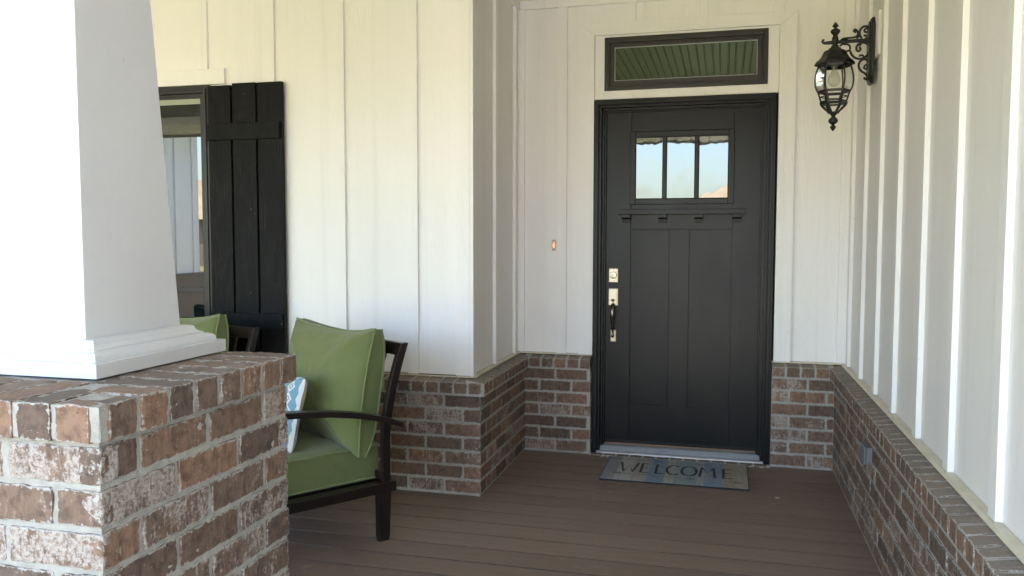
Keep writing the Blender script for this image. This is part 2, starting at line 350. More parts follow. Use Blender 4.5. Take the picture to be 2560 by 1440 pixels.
# ---------------------------------------------------------------- bricks
class Bricks:
    """one mesh of individually modelled bricks on a mortar bed"""
    def __init__(s, rad=0.0035, amp=0.0011, step=0.02): s.v = []; s.f = []; s.mi = []; s.rnd = []; s.uv = []; s.ed = []; s.rad = rad; s.amp = amp; s.step = step
    def lines(s, L):
        e = 0.006; n = max(1, int((L-2*e)/s.step)); return [0.0, 0.0025]+[e+(L-2*e)*i/n for i in range(n+1)]+[L-0.0025, L]
    def brick(s, o, e, n, L, D, H, white=None, top=False, slope=0.0):
        e = Vector(e); n = Vector(n); z = Vector((0, 0, 1)); o = Vector(o)
        g_ = (0.15+0.85*random.random()**1.1) if white is None else white; rn = (random.random(), g_, 0.0, 1); rt = (rn[0], max(g_, 0.3), 1.0 if slope else 0.45, 1)
        sd = random.random()*50
        L2 = L*(1+random.uniform(-0.012, 0.006)); H2 = H*(1+random.uniform(-0.03, 0.015)); out = random.uniform(-0.0015, 0.0015)
        o = o+e*(L-L2)/2+z*(H-H2)/2+n*out
        tilt = random.uniform(-0.006, 0.006)
        faces = [('f', L2, H2), ('l', D, H2), ('r', D, H2), ('t', L2, D), ('b', L2, D)]
        r = s.rad
        for k, A, B in faces:
            la, lb = s.lines(A), s.lines(B); base = len(s.v)
            for b in lb:
                for a in la:
                    if k == 'f': q = (a, 0, b)
                    elif k == 'l': q = (0, -a, b)
                    elif k == 'r': q = (L2, -a, b)
                    elif k == 't': q = (a, -b, H2)
                    else: q = (a, -b, 0)
                    c = (min(max(q[0], r), L2-r), min(max(q[1], -D+r), -r), min(max(q[2], r), H2-r))
                    d = Vector((q[0]-c[0], q[1]-c[1], q[2]-c[2]))
                    p = Vector(c)+(d.normalized()*r if d.length > 1e-9 else Vector((0, 0, 0)))
                    ns = Vector((p.x, p.y, p.z))*38+Vector((sd, 0, 0))
                    dv = Vector((noise.noise(ns), noise.noise(ns+Vector((9, 3, 1))), noise.noise(ns+Vector((2, 8, 5)))))*s.amp*2.2
                    dv += Vector((noise.noise(ns*3.1), noise.noise(ns*3.1+Vector((5, 5, 5))), noise.noise(ns*3.1+Vector((1, 7, 3)))))*s.amp
                    p += dv; p.z += (p.x-L2/2)*tilt-slope*p.y
                    s.v.append(tuple(o+e*p.x+n*p.y+z*p.z)); s.rnd += (rt if k == 't' else rn)
                    s.uv += (a+sd, b+sd*0.37, sd*1.7)
                    s.ed.append(min(a, A-a, b, B-b) if k in 'ft' or top else 0.004)
            na = len(la)
            for j in range(len(lb)-1):
                for i in range(na-1):
                    s.f.append((base+j*na+i, base+j*na+i+1, base+(j+1)*na+i+1, base+(j+1)*na+i)); s.mi.append(0)
    def bed(s, mb):
        o = len(s.v)
        for v in mb.v: s.v.append(v); s.rnd += (0, 0, 0, 1); s.uv += (0, 0, 0); s.ed.append(0.0)
        for f in mb.f: s.f.append(tuple(i+o for i in f)); s.mi.append(1)
    def build(s, name, mats, parent=None):
        me = bpy.data.meshes.new(name); loc = Vector(parent.location) if parent else Vector()
        me.from_pydata([tuple(Vector(v)-loc) for v in s.v], [], s.f)
        for m in mats: me.materials.append(m)
        me.polygons.foreach_set('material_index', s.mi)
        a = me.attributes.new('brnd', 'FLOAT_COLOR', 'POINT'); a.data.foreach_set('color', s.rnd)
        a = me.attributes.new('buv', 'FLOAT_VECTOR', 'POINT'); a.data.foreach_set('vector', s.uv)
        a = me.attributes.new('edge', 'FLOAT', 'POINT'); a.data.foreach_set('value', s.ed)
        bm = bmesh.new(); bm.from_mesh(me); bmesh.ops.recalc_face_normals(bm, faces=bm.faces)
        for f in bm.faces: f.smooth = f.material_index == 0
        bm.to_mesh(me); bm.free()
        o = bpy.data.objects.new(name, me); C.objects.link(o)
        if parent: o.parent = parent
        return o
CH = 0.0745; JT = 0.010; ST = 0.194; HD = 0.092
def courses(B, p0, e, n, L, ztop, ncourse, phase=0, D=0.04, ch=CH, whites=None):
    """running bond going down from ztop; p0 is where a stretcher or header corner starts"""
    e = Vector(e)
    for i in range(ncourse):
        z = ztop-(i+1)*ch+JT*0.5; s_ = 0.0
        first = HD if (i+phase) % 2 == 0 else ST
        k = 0
        while s_ < L-0.012:
            ln = first if k == 0 else ST
            ln = min(ln, L-s_)
            if ln > 0.015:
                wv = None
                if whites is not None: wv = whites.get((i, k))
                B.brick(Vector(p0)+e*s_+Vector((0, 0, z)), e, n, ln, D, ch-JT, wv)
            s_ += ln+JT; k += 1
def rowlock(B, p0, e, n, L, z0, H, depth, pitch=0.0775, phase=0.0, mitre=False, mend=False, slope=0.0):
    e = Vector(e); s_ = phase; k = 0
    while s_ < L-0.02:
        ln = min(pitch-JT, L-s_)
        d = depth
        if mitre: d = min(d, s_+0.045)
        if mend: d = min(d, L-s_-ln+0.045)
        if ln > 0.02: B.brick(Vector(p0)+e*s_+Vector((0, 0, z0)), e, n, ln, max(0.03, d), H, random.random()**2.5*0.8, slope=slope)
        s_ += pitch; k += 1

# ================================================================= SETTING
GZ = -0.36
def struct(o, **k): return tag(o, kind='structure')
g = MB(); g.add([(-400, -600, GZ), (400, -600, GZ), (400, 400, GZ), (-400, 400, GZ)], [(0, 1, 2, 3)])
struct(g.build('ground', MGRASS))
g = MB().box((0.1, -24, GZ-0.1), (1.55, -4.9, GZ+0.012)); struct(g.build('front_path', MCONC, bevel=0.004))
g = MB().box((1.8, -24, GZ-0.1), (9.0, -7.9, GZ+0.016)); struct(g.build('driveway', MCONC, bevel=0.004))
g = MB(); g.add([(-400, -33, GZ+0.008), (400, -33, GZ+0.008), (400, -24, GZ+0.008), (-400, -24, GZ+0.008)], [(0, 1, 2, 3)])
struct(g.build('street', MASPH))
g = MB().box((0.0, -4.35, GZ-0.1), (1.55, -3.98, GZ+0.20)).box((0.0, -4.75, GZ-0.1), (1.55, -4.351, GZ+0.04)); struct(g.build('porch_steps', MCONC, bevel=0.006))

# porch floor: composite boards along x
B = Bricks(0.0025, 0.0, 1.0)
y = -0.02; ys0 = -1.101+0.1535*7
k = 0
rndv, mbd = [], MB()
yy = ys0+0.1535
while yy > -4.0:
    ya, yb = yy-0.0048, yy-0.1535+0.0048
    x0_, x1_ = -6.5, 1.60
    n0 = len(mbd.v); r_ = 0.0007; z1 = 0.0
    prof = [(ya, -0.026), (ya, -0.022), (ya-0.012, -0.020), (ya-0.012, -0.0016), (ya, -0.0008), (ya, -r_), (ya-r_*0.3, -r_*0.3), (ya-r_, z1), (yb+r_, z1), (yb+r_*0.3, -r_*0.3), (yb, -0.0008), (yb+0.012, -0.0016), (yb+0.012, -0.020), (yb, -0.022), (yb, -0.026)]
    mbd.prism(prof, lambda p, t: (t, p[0], p[1]), x0_, x1_)
    a, b = random.random(), random.random(); rndv += (a, b, 0, 1)*(len(mbd.v)-n0)
    yy -= 0.1535
me_o = mbd.build('porch_floor', MD)
a = me_o.data.attributes.new('brnd', 'FLOAT_COLOR', 'POINT'); a.data.foreach_set('color', rndv)
struct(me_o)
g = MB().box((-6.5, -3.98, GZ-0.1), (1.6, 0.1, -0.03)); struct(g.build('porch_foundation', simple('dark_joist', (0.03, 0.025, 0.02), 0.9)))

# porch ceiling: beaded vinyl soffit running out from the house
CZ = 2.80
g = MB(); x = -6.6
while x < 1.7:
    for (xa, xb, za, zb) in ((x, x+0.092, CZ, CZ), ):
        g.prism([(x+0.004, CZ), (x+0.054, CZ), (x+0.060, CZ+0.009), (x+0.064, CZ+0.009), (x+0.070, CZ), (x+0.112, CZ), (x+0.116, CZ+0.008), (x+0.1205, CZ+0.008), (x+0.1205, CZ+0.02), (x, CZ+0.02), (x, CZ+0.008)], lambda p, t: (p[0], t, p[1]), -3.97, 0.1)
    x += 0.1205
struct(g.build('porch_ceiling', MCEIL))
# the porch beam over the columns
bm_ = thing('porch_beam', (-2.4, -3.85, 2.42), 'white boxed beam with battens carried over the front edge of the porch', 'beam')
g = MB().box((-6.5, -3.97, 2.46), (1.62, -3.60, CZ-0.002)); g.build('beam_casing', MT, bm_, bevel=0.003)
for i in range(16):
    xx = -6.3+i*0.5
    MB().box((xx, -3.5998, 2.48), (xx+0.06, -3.58, CZ-0.003)).build('batten', MT, bm_)
# roof over everything
rf = thing('house_roof', (-1, -6.2, 2.8), 'shingled roof slope with white eave and gutter above the porch', 'roof')
MB().hexa([(-7.0, -5.4, 2.575), (2.4, -5.4, 2.575), (2.4, 6.0, 6.3), (-7.0, 6.0, 6.3)], [(-7.0, -5.4, 2.705), (2.4, -5.4, 2.705), (2.4, 6.0, 6.45), (-7.0, 6.0, 6.45)]).build('roof_slope', MSHINGD, rf)
g = MB(); x = -7.0
while x < 2.4:
    g.prism([(x, 2.555), (x+0.10, 2.555), (x+0.108, 2.567), (x+0.128, 2.567), (x+0.136, 2.555), (x+0.19, 2.555), (x+0.19, 2.569), (x, 2.569)], lambda p, t: (p[0], t, p[1]), -5.3995, -3.9705); x += 0.19
g.build('soffit', MCEIL, rf)
MB().box((-7.0, -5.44, 2.53), (2.4, -5.401, 2.715)).build('fascia', MCOL, rf)
g = MB().prism([(-5.441, 2.71), (-5.56, 2.71), (-5.55, 2.64), (-5.52, 2.60), (-5.441, 2.59)], lambda p, t: (t, p[0], p[1]), -7.0, 2.4); g.build('gutter', MCOL, rf)

# ================================================================= WALLS
XR, XL, YF = 1.622, -0.345, -0.970
ZS = 0.616          # foot of the siding
ZT = 2.745          # underside of the frieze
def flash(par, a, b): MB().box(a, b).build('base_flashing', MFLASH, par, bevel=0.001)

def capbed(B, p0, e, n, L, zf, depth):
    e, n, p0 = Vector(e), Vector(n), Vector(p0); a = p0-n*0.004; b = p0-n*depth; z0_, z1_, z2_ = 0.525, zf-0.0025, zf+SL*depth-0.0025
    pts = []
    for q in (p0-n*0.004, p0-n*0.004+e*L, p0-n*depth+e*L, p0-n*depth): pts.append(q)
    zt = [z1_, z1_, z2_, z2_]
    g = MB().hexa([(q.x, q.y, z0_) for q in pts], [(q.x, q.y, z) for q, z in zip(pts, zt)]); B.bed(g)
# --- wall with the front door
w1 = thing('siding_wall', (0.64, 0, 0), 'cream board and batten wall around the black front door', 'wall')
g = MB()
g.box((XL, 0, ZS), (0.100, 0.02, CZ)).box((1.262, 0, ZS), (XR, 0.02, CZ)).box((0.1001, 0, 2.59), (1.2619, 0.02, CZ))
g.build('siding_panel', MS, w1)
def batten(par, a, b): return MB().box(a, b).build('batten', MT, par, bevel=0.0018)
for (xa, xb, za, zb) in ((XL+0.001, -0.293, ZS, ZT), (-0.084, -0.024, ZS, ZT), (0.333, 0.391, 2.632, ZT), (0.751, 0.810, 2.632, ZT), (1.179, 1.238, 2.632, ZT), (1.562, XR-0.0005, ZS, ZT)):
    batten(w1, (xa, -0.0192, za), (xb, -0.0002, zb))
MB().box((XL+0.001, -0.0235, ZT), (XR-0.001, -0.0003, CZ-0.001)).build('frieze_board', MT, w1, bevel=0.0018)
# casing ring, mitred
def ring(mb, xo0, xo1, zo1, xi0, xi1, zi1, z0, yf, yb):
    mb.hexa([(xo0, yf, z0), (xi0, yf, z0), (xi0, yb, z0), (xo0, yb, z0)], [(xo0, yf, zo1), (xi0, yf, zi1), (xi0, yb, zi1), (xo0, yb, zo1)])
    mb.hexa([(xi1, yf, z0), (xo1, yf, z0), (xo1, yb, z0), (xi1, yb, z0)], [(xi1, yf, zi1), (xo1, yf, zo1), (xo1, yb, zo1), (xi1, yb, zi1)])
    mb.hexa([(xo0+0.0008, yf, zo1), (xi0+0.0008, yf, zi1), (xi0+0.0008, yb, zi1), (xo0+0.0008, yb, zo1)], [(xo1-0.0008, yf, zo1), (xi1-0.0008, yf, zi1), (xi1-0.0008, yb, zi1), (xo1-0.0008, yb, zo1)])
g = MB(); ring(g, 0.056, 1.309, 2.630, 0.1465, 1.2155, 2.558, ZS, -0.033, -0.0004); g.build('door_casing', MT, w1, bevel=0.0012)
g = MB().box((0.148, -0.0175, 2.176), (0.2055, 0.018, 2.557)).box((1.1535, -0.0175, 2.176), (1.214, 0.018, 2.557)).box((0.2057, -0.0175, 2.176), (1.1533, 0.018, 2.226)).box((0.2057, -0.0175, 2.544), (1.1533, 0.018, 2.5572))
g.build('transom_surround', MT, w1, bevel=0.001)
flash(w1, (XL, -0.030, ZS-0.008), (0.142, -0.0005, ZS-0.001)); flash(w1, (1.206, -0.030, ZS-0.008), (XR, -0.0005, ZS-0.001))
BR = Bricks(0.0032, 0.0011, 0.022); NB = (0, -1, 0)
YB = -0.078; CAPH = 0.058; CB = 0.530; CE = 0.026; SL = 0.13
courses(BR, (-0.277, YB, 0), (1, 0, 0), NB, 0.142+0.277, CB, 7, 1)
courses(BR, (1.206, YB, 0), (1, 0, 0), NB, 1.549-1.206, CB, 7, 1)
rowlock(BR, (-0.240, YB-CE, 0), (1, 0, 0), NB, 0.142+0.240, CB+0.006, CAPH, 0.102, 0.0805, slope=SL)
rowlock(BR, (1.206, YB-CE, 0), (1, 0, 0), NB, 1.519-1.206, CB+0.006, CAPH, 0.102, 0.0805, slope=SL)
m = MB().box((-0.277, YB+0.005, 0), (0.141, -0.001, CB+0.008)).box((1.2065, YB+0.005, 0), (1.55, -0.001, CB+0.008)); BR.bed(m)
capbed(BR, (-0.277, YB-CE, 0), (1, 0, 0), NB, 0.418, CB+0.006+CAPH, 0.1035); capbed(BR, (1.2067, YB-CE, 0), (1, 0, 0), NB, 0.340, CB+0.006+CAPH, 0.1035)
BR.build('brick_base', [MB_, MM], w1)

# --- side return wall, facing right
w2 = thing('siding_wall', (XL, -0.5, 0), 'short shaded board and batten return wall between the window wall and the door wall', 'wall')
MB().box((XL-0.02, YF+0.0005, ZS), (XL, -0.0005, CZ)).build('siding_panel', MS, w2)
batten(w2, (XL+0.0002, -0.555, ZS), (XL+0.0192, -0.495, ZT)); batten(w2, (XL+0.0002, -0.1120, ZS), (XL+0.0192, -0.060, ZT))
MB().box((XL+0.0002, YF-0.019, ZS-0.001), (XL+0.0190, YF+0.045, ZT)).build('corner_board', MT, w2, bevel=0.0018)
MB().box((XL+0.0003, YF+0.001, ZT), (XL+0.0235, -0.0245, CZ-0.001)).build('frieze_board', MT, w2, bevel=0.0018)
flash(w2, (XL+0.0005, YF-0.02, ZS-0.008), (XL+0.034, -0.031, ZS-0.0012))
BR = Bricks(0.0032, 0.0011, 0.022)
XB = -0.270
courses(BR, (XB, -1.045, 0), (0, 1, 0), (1, 0, 0), 1.045-0.083, CB, 7, 0)
rowlock(BR, (XB+CE, -1.045-CE+0.016, 0), (0, 1, 0), (1, 0, 0), 1.05, CB+0.006, CAPH, 0.100, slope=SL)
BR.bed(MB().box((XL+0.001, -1.039, 0), (XB-0.005, -0.0715, CB+0.0085))); capbed(BR, (XB+CE, -1.045-CE+0.009, 0), (0, 1, 0), (1, 0, 0), 1.060, CB+0.0062+CAPH, 0.1005)
BR.build('brick_base', [MB_, MM], w2)

# --- wall with the window, left
w3 = thing('siding_wall', (-2.5, YF, 0), 'board and batten wall with the shutter and the window behind the armchairs', 'wall')
g = MB().box((-1.90, YF, ZS), (XL-0.0205, YF+0.02, CZ)).box((-5.0, YF, 2.185), (-1.9003, YF+0.02, CZ)).box((-5.0, YF, ZS), (-1.9003, YF+0.02, 0.80)).box((-5.0, YF, 0.8003), (-3.3, YF+0.02, 2.1848))
g.build('siding_panel', MS, w3)
for xr_ in (-0.631, -1.0445, -1.457, -1.873, -2.286, -2.70, -3.11, -3.52, -3.93, -4.3):
    zb_ = ZS if xr_ > -1.8 or xr_ < -3.4 else 2.272
    batten(w3, (xr_-0.061, YF-0.0192, zb_), (xr_, YF-0.0002, ZT))
MB().box((-0.422, YF-0.0190, ZS), (XL-0.0002, YF-0.0002, ZT)).build('corner_board', MT, w3, bevel=0.0018)
MB().box((-5.0, YF-0.0235, ZT), (XL, YF-0.0003, CZ-0.001)).build('frieze_board', MT, w3, bevel=0.0018)
flash(w3, (-5.0, YF-0.030, ZS-0.008), (XL+0.0, YF-0.0205, ZS-0.001))
BR = Bricks(0.0032, 0.0011, 0.022)
courses(BR, (XB, -1.045, 0), (-1, 0, 0), NB, 3.2, CB, 7, 1)
rowlock(BR, (XB+CE-0.016, -1.045-CE, 0), (-1, 0, 0), NB, 3.2, CB+0.006, CAPH, 0.100, slope=SL)
BR.bed(MB().box((-5.0, -1.0395, 0), (XB-0.0055, YF+0.001, CB+0.008))); capbed(BR, (XB+CE-0.012, -1.045-CE, 0), (-1, 0, 0), NB, 3.2, CB+0.005+CAPH, 0.0995)
BR.build('brick_base', [MB_, MM], w3)

# --- long wall on the right
w4 = thing('siding_wall', (XR, -3.5, 0), 'long board and batten wall running along the right side of the porch with brick base', 'wall')
MB().box((XR, -7.8, ZS), (XR+0.02, 0.02, CZ)).build('siding_panel', MS, w4)
MB().box((XR+0.021, -7.8, GZ), (XR+0.3, 0.02, CZ)).build('wall_core', MT, w4)
ny = [-0.140, -0.560, -0.983, -1.402, -1.840, -2.277, -2.735, -3.16, -3.58, -4.0, -4.42, -4.84, -5.26, -5.68, -6.1, -6.5, -6.9, -7.3, -7.74]
for yv in ny: batten(w4, (XR-0.0192, yv, ZS), (XR-0.0002, yv+0.060, ZT))
MB().box((XR-0.0235, -7.8, ZT), (XR-0.0003, -0.0245, CZ-0.001)).build('frieze_board', MT, w4, bevel=0.0018)
MB().prism([(XR-0.0005, ZS-0.001), (XR-0.0005, ZS-0.009), (XR-0.034, ZS-0.009), (XR-0.034, ZS-0.010), (XR-0.026, ZS-0.001)], lambda p, t: (p[0], t, p[1]), -7.8, -0.031).build('base_flashing', MFLASH, w4)
BR = Bricks(0.0032, 0.0012, 0.022); XW = 1.548
courses(BR, (XW, -0.083, 0), (0, -1, 0), (-1, 0, 0), 4.4, CB, 7, 0)
rowlock(BR, (XW-CE, -0.004, 0), (0, -1, 0), (-1, 0, 0), 4.45, CB+0.006, CAPH, 0.099, slope=SL)
BR.bed(MB().box((XW+0.005, -7.8, 0), (XR-0.001, -0.0712, CB+0.008))); capbed(BR, (XW-CE, -0.001, 0), (0, -1, 0), (-1, 0, 0), 4.45, CB+0.006+CAPH, 0.0995)
BR.build('brick_base', [MB_, MM], w4)

# unseen solid blocks added behind the walls to stop light leaking through
hc = thing('light_seal', (-2, 2, GZ), 'unseen plain blocks added behind the porch walls to stop light leaks', 'house')
MB().box((XL+0.001, 0.155, GZ), (XR+0.02, 5.9, CZ+0.055)).box((-6.9, YF+0.045, GZ), (XL-0.0215, 5.9, CZ+0.055)).box((XR+0.301, -7.8, GZ), (XR+0.5, 5.9, CZ+0.055)).build('light_seal_block', MSEAL, hc)
MB().box((-0.34, 0.021, GZ), (0.140, 0.1545, 2.7)).box((1.211, 0.021, GZ), (XR+0.02, 0.1545, 2.7)).box((0.1405, 0.021, 2.545), (1.2105, 0.1545, 2.7)).box((0.1405, 0.0985, GZ), (1.2105, 0.1545, 2.5449)).build('light_seal_infill', MSEAL, hc)

# ================================================================= FRONT DOOR
fd = thing('front_door', (0.672, 0.05, 0), 'black craftsman front door with three small panes, dentil shelf and black frame', 'door')
YD = 0.050
x0, x1, z0, z1 = 0.215, 1.129, 0.073, 2.105
g = MB()
def gb(xa, xb, za, zb, yf=YD, yb=YD+0.012): g.box((xa, yf, za), (xb, yb, zb))
g.box((x0, YD+0.0121, z0), (x1, YD+0.045, z1))
gp = 0.0014
gb(x0, 0.367-gp, z0, z1); gb(0.972+gp, x1, z0, z1)
gb(0.367+gp, 0.972-gp, 1.985, z1); gb(0.367+gp, 0.972-gp, 1.390, 1.545); gb(0.367+gp, 0.972-gp, z0, 0.296)
gb(0.604, 0.719, 0.2963, 1.3897)
gb(0.3735, 0.5985, 0.3022, 1.3840, YD+0.005); gb(0.7245, 0.9655, 0.3022, 1.3840, YD+0.005)
slab = g.build('door_slab', MDOOR, fd, bevel=0.0011)
# lite frame + muntins
g = MB(); LX0, LX1, LZ0, LZ1 = 0.358, 0.976, 1.541, 1.983; fwid = 0.034
for (a, b_) in (((LX0, LZ0), (LX0+fwid, LZ1)), ((LX1-fwid, LZ0), (LX1, LZ1)), ((LX0+fwid, LZ1-fwid), (LX1-fwid, LZ1)), ((LX0+fwid, LZ0), (LX1-fwid, LZ0+fwid))):
    g.box((a[0], YD-0.010, a[1]), (b_[0], YD+0.0005, b_[1]))
lf = g.build('glazing_frame', MDOOR, fd, bevel=0.003)
g = MB()
for mx_ in (0.5675, 0.7580): g.box((mx_-0.0105, YD-0.009, LZ0+fwid), (mx_+0.0105, YD+0.004, LZ1-fwid))
sub(g, 'glazing_bar', MDOOR, lf, bevel=0.003)
xs = [LX0+fwid, 0.5675, 0.7580, LX1-fwid]
for i in range(3):
    a, b_ = xs[i]+(0.0106 if i else 0.0002), xs[i+1]-(0.0106 if i < 2 else 0.0002)
    MB().box((a, YD-0.0012, LZ0+fwid+0.0002), (b_, YD-0.0002, LZ1-fwid-0.0002)).build('window_pane', MPANED, fd)
g = MB()
for i in range(3):
    a, b_ = xs[i]+(0.0106 if i else 0), xs[i+1]-(0.0106 if i < 2 else 0)
    za, zb = LZ0+fwid, LZ1-fwid; t = 0.004
    g.box((a, YD-0.005, za), (a+t, YD-0.0013, zb)).box((b_-t, YD-0.005, za), (b_, YD-0.0013, zb)).box((a+t, YD-0.005, za), (b_-t, YD-0.0013, za+t)).box((a+t, YD-0.005, zb-t), (b_-t, YD-0.0013, zb))
sub(g, 'glazing_seal', MSEAL, lf)
sh = MB().box((0.291, YD-0.048, 1.480), (1.041, YD-0.0002, 1.509)).build('shelf', MDOOR, fd, bevel=0.0015)
for cx in (0.339, 0.560, 0.775, 0.996):
    g = MB().prism([(YD-0.0002, 1.4795), (YD-0.040, 1.4795), (YD-0.040, 1.460), (YD-0.016, 1.452), (YD-0.013, 1.430), (YD-0.0002, 1.430)], lambda p, t: (t, p[0], p[1]), cx-0.0255, cx+0.0255)
    sub(g, 'dentil_block', MDOOR, sh, bevel=0.001)
# frame: brick mould (stepped) and jamb
def frame_ring(g, xo0, xo1, zt, w_, yf, yb, zb_=0.0):
    xi0, xi1, zi = xo0+w_, xo1-w_, zt-w_
    ring(g, xo0, xo1, zt, xi0, xi1, zi, zb_, yf, yb)
g = MB()
frame_ring(g, 0.1435, 1.2040, 2.1725, 0.012, -0.033, 0.02)
frame_ring(g, 0.1556, 1.1919, 2.1604, 0.018, -0.040, 0.02)
frame_ring(g, 0.1737, 1.1738, 2.1423, 0.005, -0.028, 0.02)
frame_ring(g, 0.1788, 1.1687, 2.1372, 0.012, -0.022, 0.02)
g.build('door_frame', MDOOR, fd, bevel=0.0012)
g = MB()
frame_ring(g, 0.1800, 1.1600, 2.1360, 0.024, 0.0202, 0.10, 0.0)
frame_ring(g, 0.2042, 1.1358, 2.1118, 0.009, 0.034, 0.0485, 0.03)
g.build('door_jamb', MDOOR, fd, bevel=0.001)
g = MB(); frame_ring(g, 0.2045, 1.1355, 2.1115, 0.0102, 0.0488, 0.10, 0.05); g.build('weatherstrip', MSEAL, fd)
MB().box((x0+0.001, YD+0.004, 0.058), (x1-0.001, YD+0.03, 0.0728)).build('door_sweep', MSEAL, fd)
# threshold
th = MB().prism([(0.06, 0.0), (-0.060, 0.0), (-0.060, 0.0135), (-0.040, 0.022), (-0.020, 0.026), (0.006, 0.031), (0.04, 0.044), (0.048, 0.048), (0.06, 0.048)], lambda p, t: (t, p[0], p[1]), 0.193, 1.150).build('threshold', MALU, fd, bevel=0.0008)
g = MB()
for q in range(8): g.box((0.195, -0.034+q*0.0085, 0.0205+q*0.0019), (1.148, -0.031+q*0.0085, 0.0262+q*0.0019))
sub(g, 'threshold_ridge', MALU, th)
sub(MB().prism([(-0.0605, 0.002), (-0.066, 0.002), (-0.067, 0.016), (-0.058, 0.020), (-0.046, 0.0215), (-0.046, 0.019)], lambda p, t: (t, p[0], p[1]), 0.178, 1.166), 'sill_nosing', MALUB, th, bevel=0.0008)
sub(MB().box((0.217, 0.040, 0.0483), (1.127, 0.0475, 0.0550)), 'sill_strip', MCOPPER, th)
# locks
def plate(cx, cz, w_, h_, name='lock_plate'):
    g = MB(); d = 0.004
    g.box((cx-w_/2-0.004, YD-0.0025, cz-h_/2-0.004), (cx+w_/2+0.004, YD-0.0001, cz+h_/2+0.004), 1)
    g.hexa([(cx-w_/2, YD-0.004, cz-h_/2), (cx+w_/2, YD-0.004, cz-h_/2), (cx+w_/2, YD-0.0026, cz-h_/2), (cx-w_/2, YD-0.0026, cz-h_/2)], [(cx-w_/2, YD-0.004, cz+h_/2), (cx+w_/2, YD-0.004, cz+h_/2), (cx+w_/2, YD-0.0026, cz+h_/2), (cx-w_/2, YD-0.0026, cz+h_/2)])
    b = 0.006
    g.box((cx-w_/2+b, YD-0.008, cz-h_/2+b), (cx+w_/2-b, YD-0.0041, cz+h_/2-b))
    return g.build(name, [MNICK, MSEAL], fd, bevel=0.0016)
p = plate(0.262, 1.104, 0.054, 0.084, 'deadbolt_plate')
sub(MB().lathe((0.262, YD-0.008, 1.106), [(0.0215, 0), (0.0215, 0.006), (0.019, 0.010), (0.016, 0.0105)], 28, axis='y'), 'lock_cylinder', MNICK, p, smooth=True)
sub(MB().lathe((0.262, YD-0.0186, 1.101), [(0.0085, 0), (0.0080, 0.0012)], 18, axis='y').box((0.2612, YD-0.0202, 1.096), (0.2628, YD-0.0199, 1.106), 1), 'key_plug', [MNICK, MSEAL], p)
p = plate(0.262, 0.970, 0.056, 0.102, 'handle_plate')
g = MB().tube([(0.262, YD-0.008, 0.945), (0.262, YD-0.020, 0.947), (0.262, YD-0.032, 0.952)], [0.0045, 0.005, 0.006], 10, up=(0, 0, 1), ry=[0.005, 0.010, 0.014])
g.box((0.2585, YD-0.012, 0.930), (0.2655, YD-0.0082, 0.941))
sub(g, 'thumb_latch', MDARKM, p, smooth=True)
pl = plate(0.264, 0.727, 0.031, 0.070, 'handle_foot_plate')
hp = [(0, 0.925), (-0.018, 0.924), (-0.034, 0.914), (-0.044, 0.896), (-0.047, 0.874), (-0.045, 0.850), (-0.040, 0.822), (-0.033, 0.795), (-0.027, 0.772), (-0.023, 0.755), (-0.021, 0.742), (-0.024, 0.731), (-0.020, 0.722), (-0.008, 0.720)]
rx = [0.012, 0.012, 0.0125, 0.0135, 0.014, 0.0125, 0.0105, 0.0085, 0.007, 0.006, 0.0065, 0.0085, 0.008, 0.006]
MB().tube([(0.263, YD-0.008+a, b_) for a, b_ in hp], [r_*0.62 for r_ in rx], 14, up=(0, -1, 0.01), ry=rx).build('pull_handle', MDARKM, fd, smooth=True)

# brick sill under the door
bs = thing('brick_sill', (0.67, -0.08, 0), 'row of bricks with mortar under the front door threshold', 'sill')
BR = Bricks(0.003, 0.0014, 0.02)
rowlock(BR, (0.15, -0.112, 0), (1, 0, 0), NB, 1.05, -0.045, 0.056, 0.045, 0.0805)
BR.bed(MB().box((0.146, -0.106, -0.02), (1.203, -0.0672, 0.0085)))
BR.build('brick_row', [MB_, MM], bs)
g = MB()
for i in range(26):
    px_ = random.uniform(0.15, 1.19); rr_ = random.uniform(0.004, 0.012)
    n_ = 7; py_ = -0.112-random.uniform(0, 0.006)
    g.prism([(px_+rr_*math.cos(6.283*k/n_)*random.uniform(0.7, 1.3), py_+rr_*0.6*math.sin(6.283*k/n_)*random.uniform(0.7, 1.2)) for k in range(n_)], lambda p, t: (p[0], p[1], t), -0.001, random.uniform(0.002, 0.006))
g.build('mortar_droppings', MM, bs)

# ================================================================= TRANSOM
tw = thing('transom_window', (0.68, 0, 2.38), 'wide low dark-framed window above the front door reflecting the porch ceiling', 'window')
g = MB()
def rect_ring(g, a, b, c, d, w_, yf, yb):
    g.box((a, yf, c), (a+w_, yb, d)).box((b-w_, yf, c), (b, yb, d)).box((a+w_, yf, c), (b-w_, yb, c+w_)).box((a+w_, yf, d-w_), (b-w_, yb, d))
rect_ring(g, 0.2058, 1.1532, 2.2262, 2.5438, 0.024, -0.024, 0.018)
rect_ring(g, 0.2299, 1.1291, 2.2503, 2.5197, 0.009, -0.030, 0.018)
rect_ring(g, 0.2390, 1.1200, 2.2594, 2.5106, 0.026, -0.014, 0.018)
f_ = g.build('window_frame', MFRM, tw, bevel=0.0022)
g = MB()
rect_ring(g, 0.2651, 1.0939, 2.2855, 2.4845, 0.0035, -0.008, 0.0175); sub(g, 'glazing_bead', MALU, f_)
g = MB().box((0.270, -0.0262, 2.2300), (0.310, -0.0242, 2.2385)).box((1.052, -0.0262, 2.2300), (1.092, -0.0242, 2.2385)); sub(g, 'weep_cover', MIRON, f_)
MB().box((0.2687, 0.0, 2.289), (1.0903, 0.004, 2.481)).build('window_pane', MPANET, tw)

